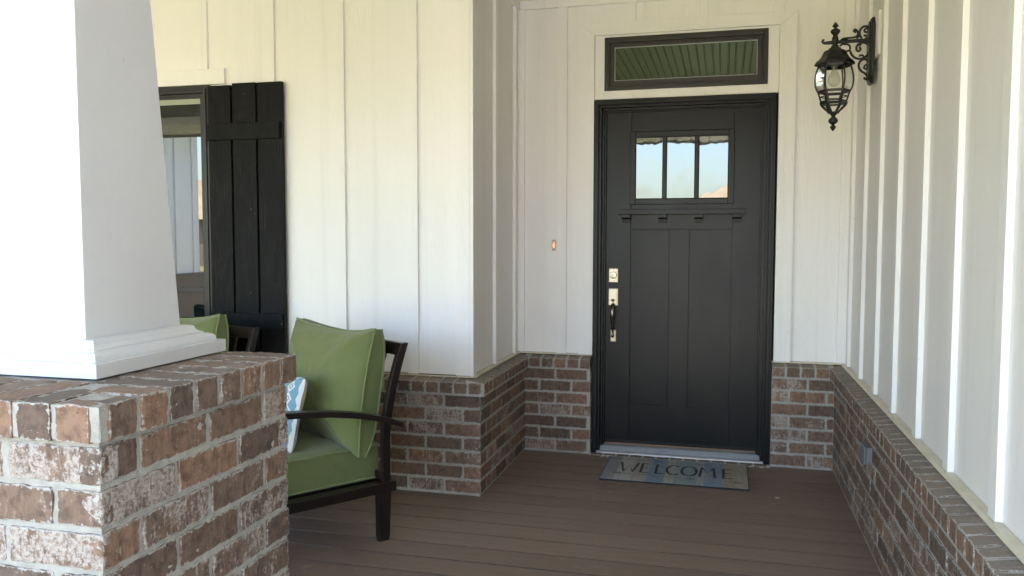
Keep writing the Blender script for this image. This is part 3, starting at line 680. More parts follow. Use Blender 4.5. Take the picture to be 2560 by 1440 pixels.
# ================================================================= LEFT WINDOW
lw = thing('window', (-2.6, YF, 1.5), 'tall dark-framed window partly hidden behind the white column reflecting the yard', 'window')
g = MB(); XW1 = -1.862; XW0 = -3.30
MB().box((XW0-0.08, YF-0.0245, 2.186), (-1.765, YF-0.0003, 2.270)).build('window_head_trim', MT, lw, bevel=0.0018)
rect_ring(g, XW0, XW1, 0.80, 2.183, 0.022, YF-0.020, YF+0.03)
rect_ring(g, XW0+0.022, XW1-0.022, 0.822, 2.161, 0.020, YF-0.028, YF+0.03)
rect_ring(g, XW0+0.042, XW1-0.042, 0.842, 2.141, 0.026, YF-0.010, YF+0.03)
f_ = g.build('window_frame', MFRM, lw, bevel=0.0025)
g = MB().box((XW0+0.068, YF-0.012, 1.026), (XW1-0.068, YF+0.006, 1.052)); g.build('meeting_rail', MFRM, lw, bevel=0.002)
MB().box((XW0+0.068, YF+0.0005, 1.0522), (XW1-0.0682, YF+0.004, 2.1148)).build('window_pane', MPANE, lw)
MB().box((XW0+0.068, YF+0.0005, 0.868), (XW1-0.0682, YF+0.004, 1.0258)).build('window_pane', MPANE, lw)
MB().box((XW0+0.07, YF-0.0035, 2.084), (XW1-0.0685, YF-0.0002, 2.1147)).build('blind_headrail', simple('blind', (0.34, 0.37, 0.29), 0.5), lw, bevel=0.001)

# ================================================================= SHUTTER
st = thing('shutter', (-1.62, YF-0.03, 0.5), 'black wooden shutter of three boards and two rails beside the window', 'shutter')
for (xa, xb, zt) in ((-1.855, -1.7155, 2.172), (-1.7025, -1.5600, 2.180), (-1.5470, -1.3985, 2.178)):
    MB().box((xa, YF-0.046, 0.42), (xb, YF-0.0205, zt)).build('board', MSH, st, bevel=0.003)
MB().box((-1.8555, YF-0.066, 1.872), (-1.407, YF-0.0463, 1.960)).build('rail', MSH, st, bevel=0.002)
MB().box((-1.8450, YF-0.066, 0.832), (-1.407, YF-0.0463, 0.919)).build('rail', MSH, st, bevel=0.002)

# ================================================================= BRICK PIER + COLUMN
PX, PY0, PY1, PW = -0.085, -3.870, -3.262, 0.61
pr = thing('brick_pier', (PX-PW/2, (PY0+PY1)/2, 0), 'square pier of whitewashed red brick with projecting brick cap at the porch edge', 'pier')
PCT = 1.055; PCH = 0.066; PCB = PCT-PCH
BR = Bricks(0.0035, 0.0013, 0.0085); random.seed(21)
wr = {(0, 0): 0.25, (0, 1): 0.45, (0, 2): 0.30, (1, 0): 1.0, (1, 1): 0.45, (1, 2): 0.3, (2, 0): 0.3, (2, 1): 0.85, (2, 2): 0.5, (3, 0): 0.25, (3, 1): 0.3, (3, 2): 0.75}
wl = {(0, 0): 0.95, (0, 1): 0.7, (1, 0): 0.35, (1, 1): 0.5, (2, 0): 1.0, (2, 1): 0.8, (3, 0): 0.45, (3, 1): 0.6, (4, 0): 0.8}
courses(BR, (PX, PY0, 0), (0, 1, 0), (1, 0, 0), PY1-PY0, PCB-0.006, 6, 0, 0.045, CH, wr)
courses(BR, (PX, PY0, 0), (-1, 0, 0), NB, PW, PCB-0.006, 6, 1, 0.045, CH, wl)
PE = 0.018
rowlock(BR, (PX+PE, PY0-PE+0.022, 0), (0, 1, 0), (1, 0, 0), PY1-PY0+2*PE-0.022, PCB, PCH, 0.185, 0.0790, mitre=True)
rowlock(BR, (PX+PE-0.022, PY0-PE, 0), (-1, 0, 0), NB, PW+2*PE-0.022, PCB, PCH, 0.185, 0.0790, mitre=True)
BR.step = 0.03
courses(BR, (PX, PY0, 0), (0, 1, 0), (1, 0, 0), PY1-PY0, PCB-0.006-6*CH, 11, 0, 0.045)
courses(BR, (PX, PY0, 0), (-1, 0, 0), NB, PW, PCB-0.006-6*CH, 11, 1, 0.045)
courses(BR, (PX, PY1, 0), (-1, 0, 0), (0, 1, 0), PW, PCB-0.006, 13, 0, 0.045)
courses(BR, (PX-PW, PY0, 0), (0, 1, 0), (-1, 0, 0), PY1-PY0, PCB-0.006, 13, 1, 0.045)
def bedgrid(x0_, x1_, y0_, y1_, z0_, z1_, amp=0.0022, st_=0.008):
    """mortar core with a hand-struck, uneven surface on the two seen sides"""
    g = MB()
    def grid(o, e, f, n, A, B_):
        na, nb = max(2, int(A/st_)), max(2, int(B_/st_)); vs = []
        for j in range(nb+1):
            for i in range(na+1):
                p = o+e*(A*i/na)+f*(B_*j/nb)
                q = p*30; d = noise.noise(q)*amp+noise.noise(q*3.3)*amp*0.6
                vs.append(p+n*d)
        g.add(vs, [(j*(na+1)+i, j*(na+1)+i+1, (j+1)*(na+1)+i+1, (j+1)*(na+1)+i) for j in range(nb) for i in range(na)])
    grid(Vector((x1_, y0_, z0_)), Vector((0, 1, 0)), Vector((0, 0, 1)), Vector((1, 0, 0)), y1_-y0_, z1_-z0_)
    grid(Vector((x0_, y0_, z0_)), Vector((1, 0, 0)), Vector((0, 0, 1)), Vector((0, -1, 0)), x1_-x0_, z1_-z0_)
    grid(Vector((x0_, y0_, z1_)), Vector((1, 0, 0)), Vector((0, 1, 0)), Vector((0, 0, 1)), x1_-x0_, y1_-y0_)
    return g
BR.bed(bedgrid(PX-PW+0.004, PX-0.0035, PY0+0.0035, PY1-0.004, 0.45, PCB-0.001))
BR.bed(bedgrid(PX-PW-PE+0.004, PX+PE-0.0035, PY0-PE+0.0035, PY1+PE-0.004, PCB+0.003, PCT-0.003))
BR.bed(MB().box((PX-PW+0.006, PY0+0.006, GZ), (PX-0.006, PY1-0.006, PCB)))
BR.build('brickwork', [MBN, MM], pr)
random.seed(5)

cl = thing('porch_column', (-0.465, -3.476, PCT), 'tapered white boxed column with moulded base standing on the brick pier', 'column')
cx0, cx1, cy0, cy1 = -0.682, -0.250, -3.688, -3.262
pz = PCT+0.0025
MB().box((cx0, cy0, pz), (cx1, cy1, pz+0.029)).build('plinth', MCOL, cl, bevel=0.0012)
# moulding profile (inset from plinth edge, height)
prof = [(0.016, 0), (0.016, 0.005), (0.017, 0.010), (0.021, 0.0145), (0.027, 0.017), (0.033, 0.018), (0.036, 0.018), (0.036, 0.0215), (0.039, 0.0225), (0.044, 0.0245), (0.049, 0.029), (0.051, 0.035), (0.054, 0.0375), (0.058, 0.0385), (0.062, 0.0385)]
g = MB(); vs = []; z_ = pz+0.0292
for i_, h_ in prof:
    vs += [(cx0+i_, cy0+i_, z_+h_), (cx1-i_, cy0+i_, z_+h_), (cx1-i_, cy1-i_, z_+h_), (cx0+i_, cy1-i_, z_+h_)]
n_ = len(prof); fs = [(j*4+i, j*4+(i+1) % 4, (j+1)*4+(i+1) % 4, (j+1)*4+i) for j in range(n_-1) for i in range(4)]+[(3, 2, 1, 0), tuple(range((n_-1)*4, n_*4))]
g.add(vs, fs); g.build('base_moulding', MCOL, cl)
zs_, zt_ = pz+0.029+0.030, 2.459
sx0, sx1, sy0, sy1 = -0.625, -0.334, -3.621, -3.320; tp = 0.072*(zt_-zs_)
def shaft_corner(x, y, dx, dy, z, t=0.0):
    f = (z-zs_)*0.045; return (x+dx*(f+t), y+dy*(f+t), z)
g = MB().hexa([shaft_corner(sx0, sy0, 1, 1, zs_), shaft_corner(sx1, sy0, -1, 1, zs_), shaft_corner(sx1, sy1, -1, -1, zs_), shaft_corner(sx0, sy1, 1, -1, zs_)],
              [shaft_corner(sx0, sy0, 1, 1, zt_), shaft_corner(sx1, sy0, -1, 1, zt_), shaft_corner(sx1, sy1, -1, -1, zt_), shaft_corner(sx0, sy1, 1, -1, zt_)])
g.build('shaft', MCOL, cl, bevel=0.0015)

# ================================================================= CUSHIONS
def outline(W, H, rc, conc, ear, n=22):
    """closed outline of a slightly waisted rectangle with soft ears, (a, b, side parameter)"""
    pts = []
    for side in range(4):
        for i in range(n):
            t = -1+2*i/n; t = math.sin(t*math.pi/2)
            a, b = [(t, -1), (1, t), (-t, 1), (-1, -t)][side]
            x, y = a*W/2, b*H/2
            cx = min(max(x, -W/2+rc), W/2-rc); cy = min(max(y, -H/2+rc), H/2-rc)
            d = Vector((x-cx, y-cy))
            if d.length > 1e-6: d = d.normalized()*rc
            x, y = cx+d.x, cy+d.y
            s_ = (1-t*t)
            if side in (0, 2): y *= 1-2*conc*s_/H
            else: x *= 1-2*conc*s_/W
            k = ear*(abs(a)*abs(b))**10
            x *= 1+k/W*2; y *= 1+k/H*2
            pts.append((x, y))
    return pts
def cushion(W, H, T, bulge, rc=0.03, conc=0.012, ear=0.012, seed=0, wr=0.005, K=16, back=0.5, sag=0.0, pinch=0.0):
    ol = outline(W, H, rc, conc, ear); n = len(ol)
    TT = [T*(1-pinch*(min(1, abs(2*x/W))*min(1, abs(2*y/H)))**3) for x, y in ol]; mb = MB(); vs = []; fs = []; uv = []
    def P(a, b, c, s_=1.0):
        q = Vector((a*9+seed, b*9, c*5)); d = noise.noise(q)*wr+noise.noise(q*2.3)*wr*0.5
        return (a, b, c+d*s_)
    rings = []
    def ring_(pts): vs.extend(pts); rings.append(len(vs)-n)
    for k in range(1, K+1):                                  # front centre to seam
        r_ = (k/K)**0.8
        pr_ = (1-r_**2.6)**0.75
        ring_([P(x*r_, y*r_*(1-sag*(1-r_)), bulge*pr_-0.006*wr*100*max(0, noise.noise(Vector((math.atan2(y, x)*5, seed, r_*1.5))))*r_*pr_+0.004*math.sin((x+y)*30+seed)*pr_*(1-pr_)*4*wr*100*0.25, 0.3+0.7*min(1, pr_*3)) for x, y in ol])
    if T > 0.012:
        for q in (0.12, 0.3, 0.5, 0.7, 0.88, 1.0):           # gusset with gathers
            o_ = []
            for i, (x, y) in enumerate(ol):
                g_ = math.sin(q*math.pi)*(0.004+0.0035*noise.noise(Vector((x*28+seed, y*28, 3.1)))-0.003*abs(noise.noise(Vector((x*60, y*60, seed)))))
                L_ = math.hypot(x, y); o_.append((x*(1+g_/L_), y*(1+g_/L_), -TT[i]*q))
            ring_(o_)
    for k in range(K-1, 0, -1):
        r_ = (k/K)**0.8; ring_([P(x*r_, y*r_, -TT[i]-bulge*back*(1-r_**2.6)**0.75, -0.5) for i, (x, y) in enumerate(ol)])
    for a, b in zip(rings[:-1], rings[1:]):
        fs += [(a+i, a+(i+1) % n, b+(i+1) % n, b+i) for i in range(n)]
    fs += [tuple(range(rings[0], rings[0]+n)), tuple(range(rings[-1]+n-1, rings[-1]-1, -1))]
    mb.add(vs, fs); return mb, ol
def piping(ol, c, r=0.0048, out=0.0035, W=1.0, H=1.0, pinch=0.0):
    p = []
    for x, y in ol:
        L_ = math.hypot(x, y); k = 1-pinch*(min(1, abs(2*x/W))*min(1, abs(2*y/H)))**3; p.append((x*(1+out/L_), y*(1+out/L_), c*k))
    return MB().tube(p, r, 8, closed=True, up=(0, 0, 1))
def place(o, origin, a, b):
    a = Vector(a).normalized(); b = Vector(b); b = (b-a*b.dot(a)).normalized(); c = a.cross(b)
    m = Matrix((a, b, c)).transposed().to_4x4(); m.translation = Vector(origin); o.matrix_world = m
def make_cushion(name, label, cat, group, W, H, T, bulge, mat=MGREEN, pmat=MGREEN2, pipes=True, **k):
    mb, ol = cushion(W, H, T, bulge, **k)
    o = mb.build(name, mat, None, smooth=True, loc=(0, 0, 0)); tag(o, label, cat, group)
    if pipes:
        for c in ((0.0, -T) if T > 0.012 else (0.0,)):
            q = piping(ol, c, W=W, H=H, pinch=k.get('pinch', 0.0)); q = q.build('piping', pmat, None, smooth=True, loc=(0, 0, 0)); q.parent = o
    return o
def dup(o, parent=None):
    c = o.copy(); C.objects.link(c)
    if parent is not None: c.parent = parent
    for ch in o.children: dup(ch, c)
    return c

# ================================================================= ARMCHAIR   (local: x forward, near side y = +0.025, far side y = -0.745)
ch = thing('armchair', (0, 0, 0), 'dark slatted metal armchair in front of the brick corner beside the pier, green cushions', 'armchair', 'dark metal armchairs on the porch')
YN, YFAR = 0.025, -0.745
def back_curve(z): # x of the back of the post
    return -0.018-0.097*max(0.0, (z-0.45)/0.42)**1.6
def cpost(mb, ya, yb, za, zb, dx, th):
    n_ = 12; v = []
    for i in range(n_+1):
        z = za+(zb-za)*i/n_; x = back_curve(z)+dx
        v += [(x, ya, z), (x+th, ya, z), (x+th, yb, z), (x, yb, z)]
    f = [(i*4+j, i*4+(j+1) % 4, (i+1)*4+(j+1) % 4, (i+1)*4+j) for i in range(n_) for j in range(4)]+[(3, 2, 1, 0), (n_*4, n_*4+1, n_*4+2, n_*4+3)]
    mb.add(v, f); return mb
for ya, yb in ((YN-0.036, YN-0.001), (YFAR+0.001, YFAR+0.036)):
    cpost(MB(), ya+(0.008 if ya > -0.3 else 0), yb-(0 if ya > -0.3 else 0.008), 0.262, 0.870, 0, 0.038).build('back_post', MCHAIR, ch, bevel=0.003)
    MB().hexa([(-0.012, ya, 0.012), (0.040, ya, 0.012), (0.040, yb, 0.012), (-0.012, yb, 0.012)], [(-0.020, ya-0.001, 0.217), (0.042, ya-0.001, 0.217), (0.042, yb+0.001, 0.217), (-0.020, yb+0.001, 0.217)]).build('leg', MCHAIR, ch, bevel=0.003)
    MB().box((-0.010, ya+0.002, 0.0), (0.038, yb-0.002, 0.0118)).build('foot_cap', MSEAL, ch, bevel=0.002)
    MB().hexa([(0.60, ya, 0.0), (0.645, ya, 0.0), (0.645, yb, 0.0), (0.60, yb, 0.0)], [(0.585, ya, 0.610), (0.635, ya, 0.610), (0.635, yb, 0.610), (0.585, yb, 0.610)]).build('leg', MCHAIR, ch, bevel=0.003)
cpost(MB(), YN-0.0285, YFAR+0.0285, 0.815, 0.868, 0.004, 0.026).build('top_rail', MCHAIR, ch, bevel=0.003)
cpost(MB(), YN-0.0285, YFAR+0.0285, 0.268, 0.300, 0.010, 0.022).build('bottom_rail', MCHAIR, ch, bevel=0.003)
for i in range(5):
    yc = YN-0.158-i*0.1140
    cpost(MB(), yc-0.024, yc+0.024, 0.3005, 0.8145, 0.008, 0.016).build('slat', MCHAIR, ch, bevel=0.002)
for s_, (ya, yb) in enumerate(((YN-0.048, YN+0.004), (YFAR-0.004, YFAR+0.048))):
    MB().box((-0.045, ya, 0.218), (0.660, yb, 0.262)).build('seat_rail', MCHAIR, ch, bevel=0.003)
MB().box((0.610, YFAR+0.0485, 0.218), (0.660, YN-0.0485, 0.262)).build('seat_rail', MCHAIR, ch, bevel=0.003)
MB().box((-0.040, YFAR+0.0485, 0.218), (0.010, YN-0.0485, 0.262)).build('seat_rail', MCHAIR, ch, bevel=0.003)
for i in range(5):
    yc = YN-0.13-i*0.128
    MB().box((0.0105, yc-0.02, 0.230), (0.6095, yc+0.02, 0.255)).build('seat_strap', MCHAIR, ch, bevel=0.002)
ap = [(-0.072, 0.521), (-0.03, 0.540), (0.03, 0.562), (0.10, 0.582), (0.18, 0.600), (0.28, 0.618), (0.38, 0.630), (0.47, 0.6365), (0.56, 0.638), (0.66, 0.634), (0.70, 0.630)]
for ya, yb in ((YN-0.030, YN+0.024), (YFAR-0.024, YFAR+0.030)):
    v = []
    for x, z in ap: v += [(x, ya, z-0.026), (x, yb, z-0.026), (x, yb, z), (x, ya, z)]
    f = [(i*4+j, i*4+(j+1) % 4, (i+1)*4+(j+1) % 4, (i+1)*4+j) for i in range(len(ap)-1) for j in range(4)]+[(3, 2, 1, 0), tuple(range(len(v)-4, len(v)))]
    g = MB(); g.add(v, f); g.build('armrest', MCHAIR, ch, bevel=0.004)
ch2 = dup(ch)
F1 = Vector((-0.58, -0.815, 0)).normalized(); F2 = Vector((-0.28, -0.96, 0)).normalized()
ch.location = (-0.51, -1.72, 0); ch.rotation_euler = (0, 0, math.atan2(F1.y, F1.x))
ch2.location = (-1.456, -1.363, 0); ch2.rotation_euler = (0, 0, math.atan2(F2.y, F2.x))
ch2['label'] = 'second dark metal armchair almost hidden behind the white column, below the window'
def to_world(o, p, vec=False):
    rz = o.rotation_euler.z; q = Matrix.Rotation(rz, 3, 'Z') @ Vector(p)
    return q if vec else q+o.location
# seat cushion: a = across (+y local), b = -x local ... c up
sc1 = make_cushion('seat_cushion', 'thick green seat cushion with piping on the armchair beside the pier', 'cushion', 'green seat cushions', 0.735, 0.60, 0.140, 0.026, seed=3, wr=0.004, rc=0.045, conc=0.004, ear=0.003, back=0.05)
sc2 = dup(sc1); sc2['label'] = 'green seat cushion hidden low behind the brick pier on the second armchair'
bp1 = make_cushion('back_pillow', 'large green piped pillow leaning on the back of the armchair beside the pier', 'pillow', 'green back pillows', 0.665, 0.545, 0.088, 0.105, seed=11, wr=0.015, rc=0.045, conc=0.026, ear=0.018, back=0.30, pinch=0.6)
bp2 = dup(bp1); bp2['label'] = 'green pillow corner showing between the column and the black shutter'
for chx, s_, b_ in ((ch, sc1, bp1), (ch2, sc2, bp2)):
    place(s_, to_world(chx, (0.350, -0.360, 0.408)), to_world(chx, (1, 0, 0), True), to_world(chx, (0, 1, 0), True))
    if b_ is bp1: place(b_, to_world(chx, (0.098, -0.350, 0.662)), to_world(chx, (-0.07, 1, 0.0), True), to_world(chx, (-0.16, -0.06, 1), True))
    else: place(b_, to_world(chx, (0.115, -0.385, 0.662)), to_world(chx, (0.0, 1, 0.03), True), to_world(chx, (-0.15, 0, 1), True))
# patterned throw pillow
m = NT('patterned_fabric'); uvn = m.n('ShaderNodeTexCoord').outputs['Object']
s3 = m.n('ShaderNodeSeparateXYZ', {0: uvn}); X_, Y_, Z_ = s3.outputs
dR = m.math('SUBTRACT', 0.24, X_)                                    # distance from the near end
tb = m.math('ABSOLUTE', m.math('SUBTRACT', m.math('FRACT', m.math('DIVIDE', m.math('ADD', Y_, 1.0), 0.052)), 0.5))
d_ = m.math('ADD', m.math('DIVIDE', m.math('ABSOLUTE', m.math('SUBTRACT', dR, 0.052)), 0.020), m.math('MULTIPLY', tb, 2.0))
ln = m.math('LESS_THAN', m.math('ABSOLUTE', m.math('SUBTRACT', d_, 0.80)), 0.22)
ln2 = m.math('LESS_THAN', d_, 0.25)
sc_e = m.math('LESS_THAN', m.math('ADD', dR, m.math('MULTIPLY', tb, 0.012)), 0.016)
wht = m.math('MAXIMUM', m.math('MAXIMUM', ln, ln2), sc_e)
kn = m.noise(m.obj((1, 6, 1)), 190.0, 2)
blue = m.mix(m.sstep(kn, 0.35, 0.65), (0.13, 0.29, 0.40), (0.24, 0.43, 0.54))
grn = m.mix(m.sstep(kn, 0.35, 0.65), (0.22, 0.31, 0.06), (0.31, 0.40, 0.12))
c_ = m.mix(m.sstep(dR, 0.098, 0.108), blue, grn); c_ = m.mix(wht, c_, (0.72, 0.73, 0.74))
c_ = m.mix(m.math('GREATER_THAN', Z_, -0.001), (0.70, 0.69, 0.66), c_)
b = m.bsdf(Base_Color=c_, Roughness=0.95); m.set(b.inputs['Normal'], m.bump(m.math('ADD', kn, wht), 0.5, 0.002)); MPAT = m.m
tpz = make_cushion('throw_pillow', 'small white pillow with blue diamond pattern half hidden behind the brick pier', 'pillow', None, 0.50, 0.335, 0.004, 0.062, mat=MPAT, pipes=False, seed=5, wr=0.007, rc=0.055, conc=0.012, ear=0.006, back=1.0)
place(tpz, to_world(ch, (0.345, -0.372, 0.566)), to_world(ch, (-0.02, 1, 0.05), True), to_world(ch, (-0.26, -0.05, 1), True))

# ================================================================= WALL LANTERN
LXc, LYc = 1.433, -0.700
la = thing('wall_lantern', (1.60, LYc, 2.24), 'black wrought iron wall lantern with curved glass cage and scroll bracket on the right wall', 'lantern')
def lz(y): return 2.387-(y-150)*0.00044
def octo(w_, h_, c_): return [(-w_+c_, -h_), (w_-c_, -h_), (w_, -h_+c_*1.5), (w_, h_-c_*1.5), (w_-c_, h_), (-w_+c_, h_), (-w_, h_-c_*1.5), (-w_, -h_+c_*1.5)]
g = MB()
for w_, h_, c_, xa, xb in ((0.060, 0.157, 0.026, 1.6058, 1.594), (0.056, 0.152, 0.024, 1.5939, 1.588), (0.044, 0.138, 0.018, 1.5879, 1.583)):
    g.prism(octo(w_, h_, c_), lambda p, t: (t, LYc+p[0], 2.235+p[1]), xa, xb)
g.build('back_plate', MIRON, la, bevel=0.002)
MB().box((1.6060, LYc-0.132, 2.198), (1.6215, LYc+0.132, 2.400)).build('mounting_block', MT, la, bevel=0.002)
g = MB().tube([(1.584, LYc, 2.292), (1.53, LYc, 2.2915), (1.48, LYc, 2.291), (1.40, LYc, 2.289), (1.387, LYc, 2.288), (1.378, LYc, 2.291), (1.374, LYc, 2.297), (1.377, LYc, 2.303), (1.383, LYc, 2.301)], [0.0088, 0.0088, 0.0090, 0.0085, 0.0075, 0.0068, 0.006, 0.006, 0.007], 12)
g.lathe((1.579, LYc, 2.292), [(0.001, -0.012), (0.013, -0.009), (0.013, 0.009), (0.001, 0.012)], 16)
for q in range(6): g.lathe((1.462+q*0.0052, LYc, 2.3005+0.002*math.sin(q)), [(0.0005, -0.003), (0.0042, 0), (0.0035, 0.003), (0.0005, 0.0055)], 8)
g.build('arm', MIRON, la, smooth=True)
S_ = {
's1': [(1.523, 2.334), (1.517, 2.338), (1.518, 2.344), (1.525, 2.345), (1.533, 2.337), (1.536, 2.325), (1.53, 2.313), (1.517, 2.308), (1.492, 2.307), (1.467, 2.305)],
's2': [(1.576, 2.33), (1.568, 2.331), (1.564, 2.339), (1.569, 2.346), (1.58, 2.346)],
's2b': [(1.584, 2.35), (1.576, 2.357), (1.561, 2.357), (1.549, 2.347), (1.543, 2.331), (1.545, 2.316), (1.554, 2.302)],
's2c': [(1.530, 2.302), (1.541, 2.314), (1.544, 2.333)],
's3': [(1.566, 2.314), (1.572, 2.316), (1.576, 2.309), (1.572, 2.299)],
's4': [(1.455, 2.271), (1.468, 2.279), (1.48, 2.277), (1.489, 2.277), (1.498, 2.271), (1.502, 2.259), (1.499, 2.248), (1.489, 2.245)],
's5': [(1.503, 2.246), (1.509, 2.228), (1.523, 2.212), (1.544, 2.204), (1.565, 2.208), (1.579, 2.22), (1.587, 2.239), (1.586, 2.261), (1.576, 2.275), (1.559, 2.281), (1.541, 2.276), (1.531, 2.262), (1.532, 2.247), (1.541, 2.241), (1.549, 2.248), (1.546, 2.257)],
's5b': [(1.549, 2.280), (1.548, 2.27), (1.542, 2.266)],
's6': [(1.588, 2.194), (1.582, 2.194), (1.575, 2.2), (1.563, 2.201), (1.551, 2.194), (1.543, 2.179), (1.545, 2.16), (1.556, 2.144), (1.571, 2.134), (1.582, 2.121), (1.583, 2.11), (1.576, 2.105), (1.57, 2.11)],
's7': [(1.57, 2.169), (1.567, 2.161), (1.574, 2.155), (1.583, 2.16), (1.585, 2.168), (1.577, 2.174)],
's8': [(1.544, 2.215), (1.55, 2.221), (1.561, 2.219), (1.565, 2.208)]}
def smooth_path(p, n_=4):
    o = []
    for i in range(len(p)-1):
        a, b, c, d = [Vector(p[max(0, min(len(p)-1, k))]) for k in (i-1, i, i+1, i+2)]
        for q in range(n_):
            t = q/n_; o.append(0.5*((2*b)+(c-a)*t+(2*a-5*b+4*c-d)*t*t+(3*b-a-3*c+d)*t**3))
    o.append(Vector(p[-1])); return o
g = MB()
for k_, p in S_.items():
    q = smooth_path(p); n_ = len(q)
    rad = [0.0054 if k_ in ('s5', 's6', 's2b') else 0.0048]*n_
    g.tube([(a.x, LYc, a.y) for a in q], rad, 8, up=(0, 1, 0), ry=None)
    if k_ in ('s1', 's2', 's3', 's5b', 's7'): g.lathe((q[0].x, LYc, q[0].y), [(0.0005, -0.006), (0.0052, -0.003), (0.0060, 0.0), (0.0052, 0.003), (0.0005, 0.006)], 10)
    if k_ in ('s4', 's5', 's6', 's7', 's2'): g.lathe((q[-1].x, LYc, q[-1].y), [(0.0005, -0.006), (0.0052, -0.003), (0.0060, 0.0), (0.0052, 0.003), (0.0005, 0.006)], 10)
g.build('scroll_bracket', MIRON, la, smooth=True)
fp = [(0.0005, 148), (0.004, 158), (0.0105, 178), (0.0145, 193), (0.0125, 203), (0.006, 212), (0.006, 220), (0.015, 228), (0.0215, 242), (0.0225, 256), (0.019, 272), (0.012, 288), (0.010, 298), (0.0125, 312), (0.015, 326), (0.0155, 345), (0.0155, 372), (0.013, 382), (0.011, 392), (0.013, 402), (0.018, 412), (0.0195, 428)]
MB().lathe((LXc, LYc, 0), [(r_, lz(y_)) for r_, y_ in fp], 24).build('finial', MIRON, la, smooth=True)
A0 = R(-4)   # hexagonal body, one pane towards the porch front
rp = [(0.022, 428), (0.028, 432), (0.028, 447), (0.044, 457), (0.052, 472), (0.057, 500), (0.064, 530), (0.072, 552), (0.083, 572), (0.092, 600), (0.094, 618), (0.089, 624), (0.078, 600), (0.070, 596)]
MB().lathe((LXc, LYc, 0), [(r_, lz(y_)) for r_, y_ in rp], 6, A0).build('lantern_roof', MIRON, la, bevel=0.0018)
# cage
cg = [(0.070, 600), (0.0755, 640), (0.082, 690), (0.0868, 745), (0.0880, 795), (0.0860, 845), (0.080, 885), (0.072, 918), (0.066, 960), (0.061, 1000), (0.058, 1025)]
g = MB()
for i in range(6):
    a = A0+i*math.pi/3; ct, s_t = math.cos(a), math.sin(a)
    q = [(LXc+r_*ct, LYc+r_*s_t, lz(y_)) for r_, y_ in cg]
    g.tube(q, [0.0038]*8+[0.0075]*3, 8, up=(s_t, -ct, 0), ry=0.0042)
    g.tube([(LXc+r_*ct, LYc+r_*s_t, lz(y_)) for r_, y_ in ((0.058, 1040), (0.052, 1065), (0.040, 1095), (0.027, 1125), (0.018, 1150))], [0.007, 0.0065, 0.0058, 0.0052, 0.006], 8)
def hexband(g, r0_, y0_, r1_, y1_, th_=0.004):
    pts = []
    for i in range(6):
        a = A0+i*math.pi/3; pts.append((math.cos(a), math.sin(a)))
    vs = []
    for r_, y_ in ((r0_, y0_), (r1_, y1_), (r1_-th_, y1_), (r0_-th_, y0_)):
        vs += [(LXc+c_*r_, LYc+s__*r_, lz(y_)) for c_, s__ in pts]
    g.add(vs, [(k*6+i, k*6+(i+1) % 6, ((k+1) % 4)*6+(i+1) % 6, ((k+1) % 4)*6+i) for k in range(4) for i in range(6)])
hexband(g, 0.078, 622, 0.074, 645); hexband(g, 0.0755, 898, 0.072, 926); hexband(g, 0.0655, 962, 0.064, 972); hexband(g, 0.061, 1012, 0.061, 1024); hexband(g, 0.066, 1030, 0.060, 1052, 0.006)
g.build('cage', MIRON, la, smooth=True)
gp_ = [(0.068, 622), (0.0735, 645), (0.080, 690), (0.0845, 745), (0.0855, 795), (0.0835, 845), (0.0775, 885), (0.0715, 905)]
g = MB(); vs = [(LXc+r_*math.cos(A0+i*math.pi/3), LYc+r_*math.sin(A0+i*math.pi/3), lz(y_)) for r_, y_ in gp_ for i in range(6)]
g.add(vs, [(j*6+i, j*6+(i+1) % 6, (j+1)*6+(i+1) % 6, (j+1)*6+i) for j in range(len(gp_)-1) for i in range(6)]); g.build('glass', MCLEAR, la)
sk = MB().lathe((LXc, LYc, 0), [(0.016, lz(596)), (0.016, lz(640)), (0.0135, lz(645)), (0.0135, lz(668))], 18).build('socket', MNICK, la, smooth=True)
bb = [(0.012, 668), (0.014, 690), (0.019, 715), (0.026, 745), (0.0295, 775), (0.0285, 805), (0.022, 835), (0.012, 850), (0.0005, 855)]
MB().lathe((LXc, LYc, 0), [(r_, lz(y_)) for r_, y_ in bb], 24).build('bulb', MBULB, la, smooth=True)
bf = [(0.008, 1130), (0.010, 1135), (0.018, 1146), (0.0185, 1156), (0.013, 1168), (0.009, 1180), (0.010, 1192), (0.018, 1208), (0.0225, 1228), (0.0215, 1246), (0.014, 1264), (0.0065, 1275), (0.0065, 1282), (0.012, 1292), (0.0145, 1304), (0.010, 1322), (0.003, 1342), (0.0005, 1349)]
MB().lathe((LXc, LYc, 0), [(r_, lz(y_)) for r_, y_ in bf], 24).build('drop_finial', MIRON, la, smooth=True)

# ================================================================= DOORBELL, OUTLET, MAT, LEAF
db = thing('doorbell', (-0.105, -0.001, 1.291), 'small lit doorbell button with glowing orange centre on the cream siding left of the door', 'doorbell')
oc = [(-0.0085, -0.034), (0.0085, -0.034), (0.013, -0.012), (0.013, 0.012), (0.0085, 0.034), (-0.0085, 0.034), (-0.013, 0.012), (-0.013, -0.012)]
g = MB().prism(oc, lambda p, t: (-0.105+p[0], t, 1.291+p[1]), -0.0004, -0.009); g.build('bell_plate', simple('bell_metal', (0.36, 0.30, 0.24), 0.4, 0.3), db, bevel=0.001)
g = MB().lathe((-0.105, -0.0091, 1.291), [(0.0088, 0), (0.0088, 0.002), (0.0070, 0.004), (0.0005, 0.0055)], 20, axis='y')
for i, v in enumerate(g.v): g.v[i] = (v[0], v[1], 1.291+(v[2]-1.291)*2.2)
g.build('button', emit_mat('bell_glow', (1.0, 0.34, 0.13), 0.09, (0.62, 0.36, 0.25)), db, smooth=True)
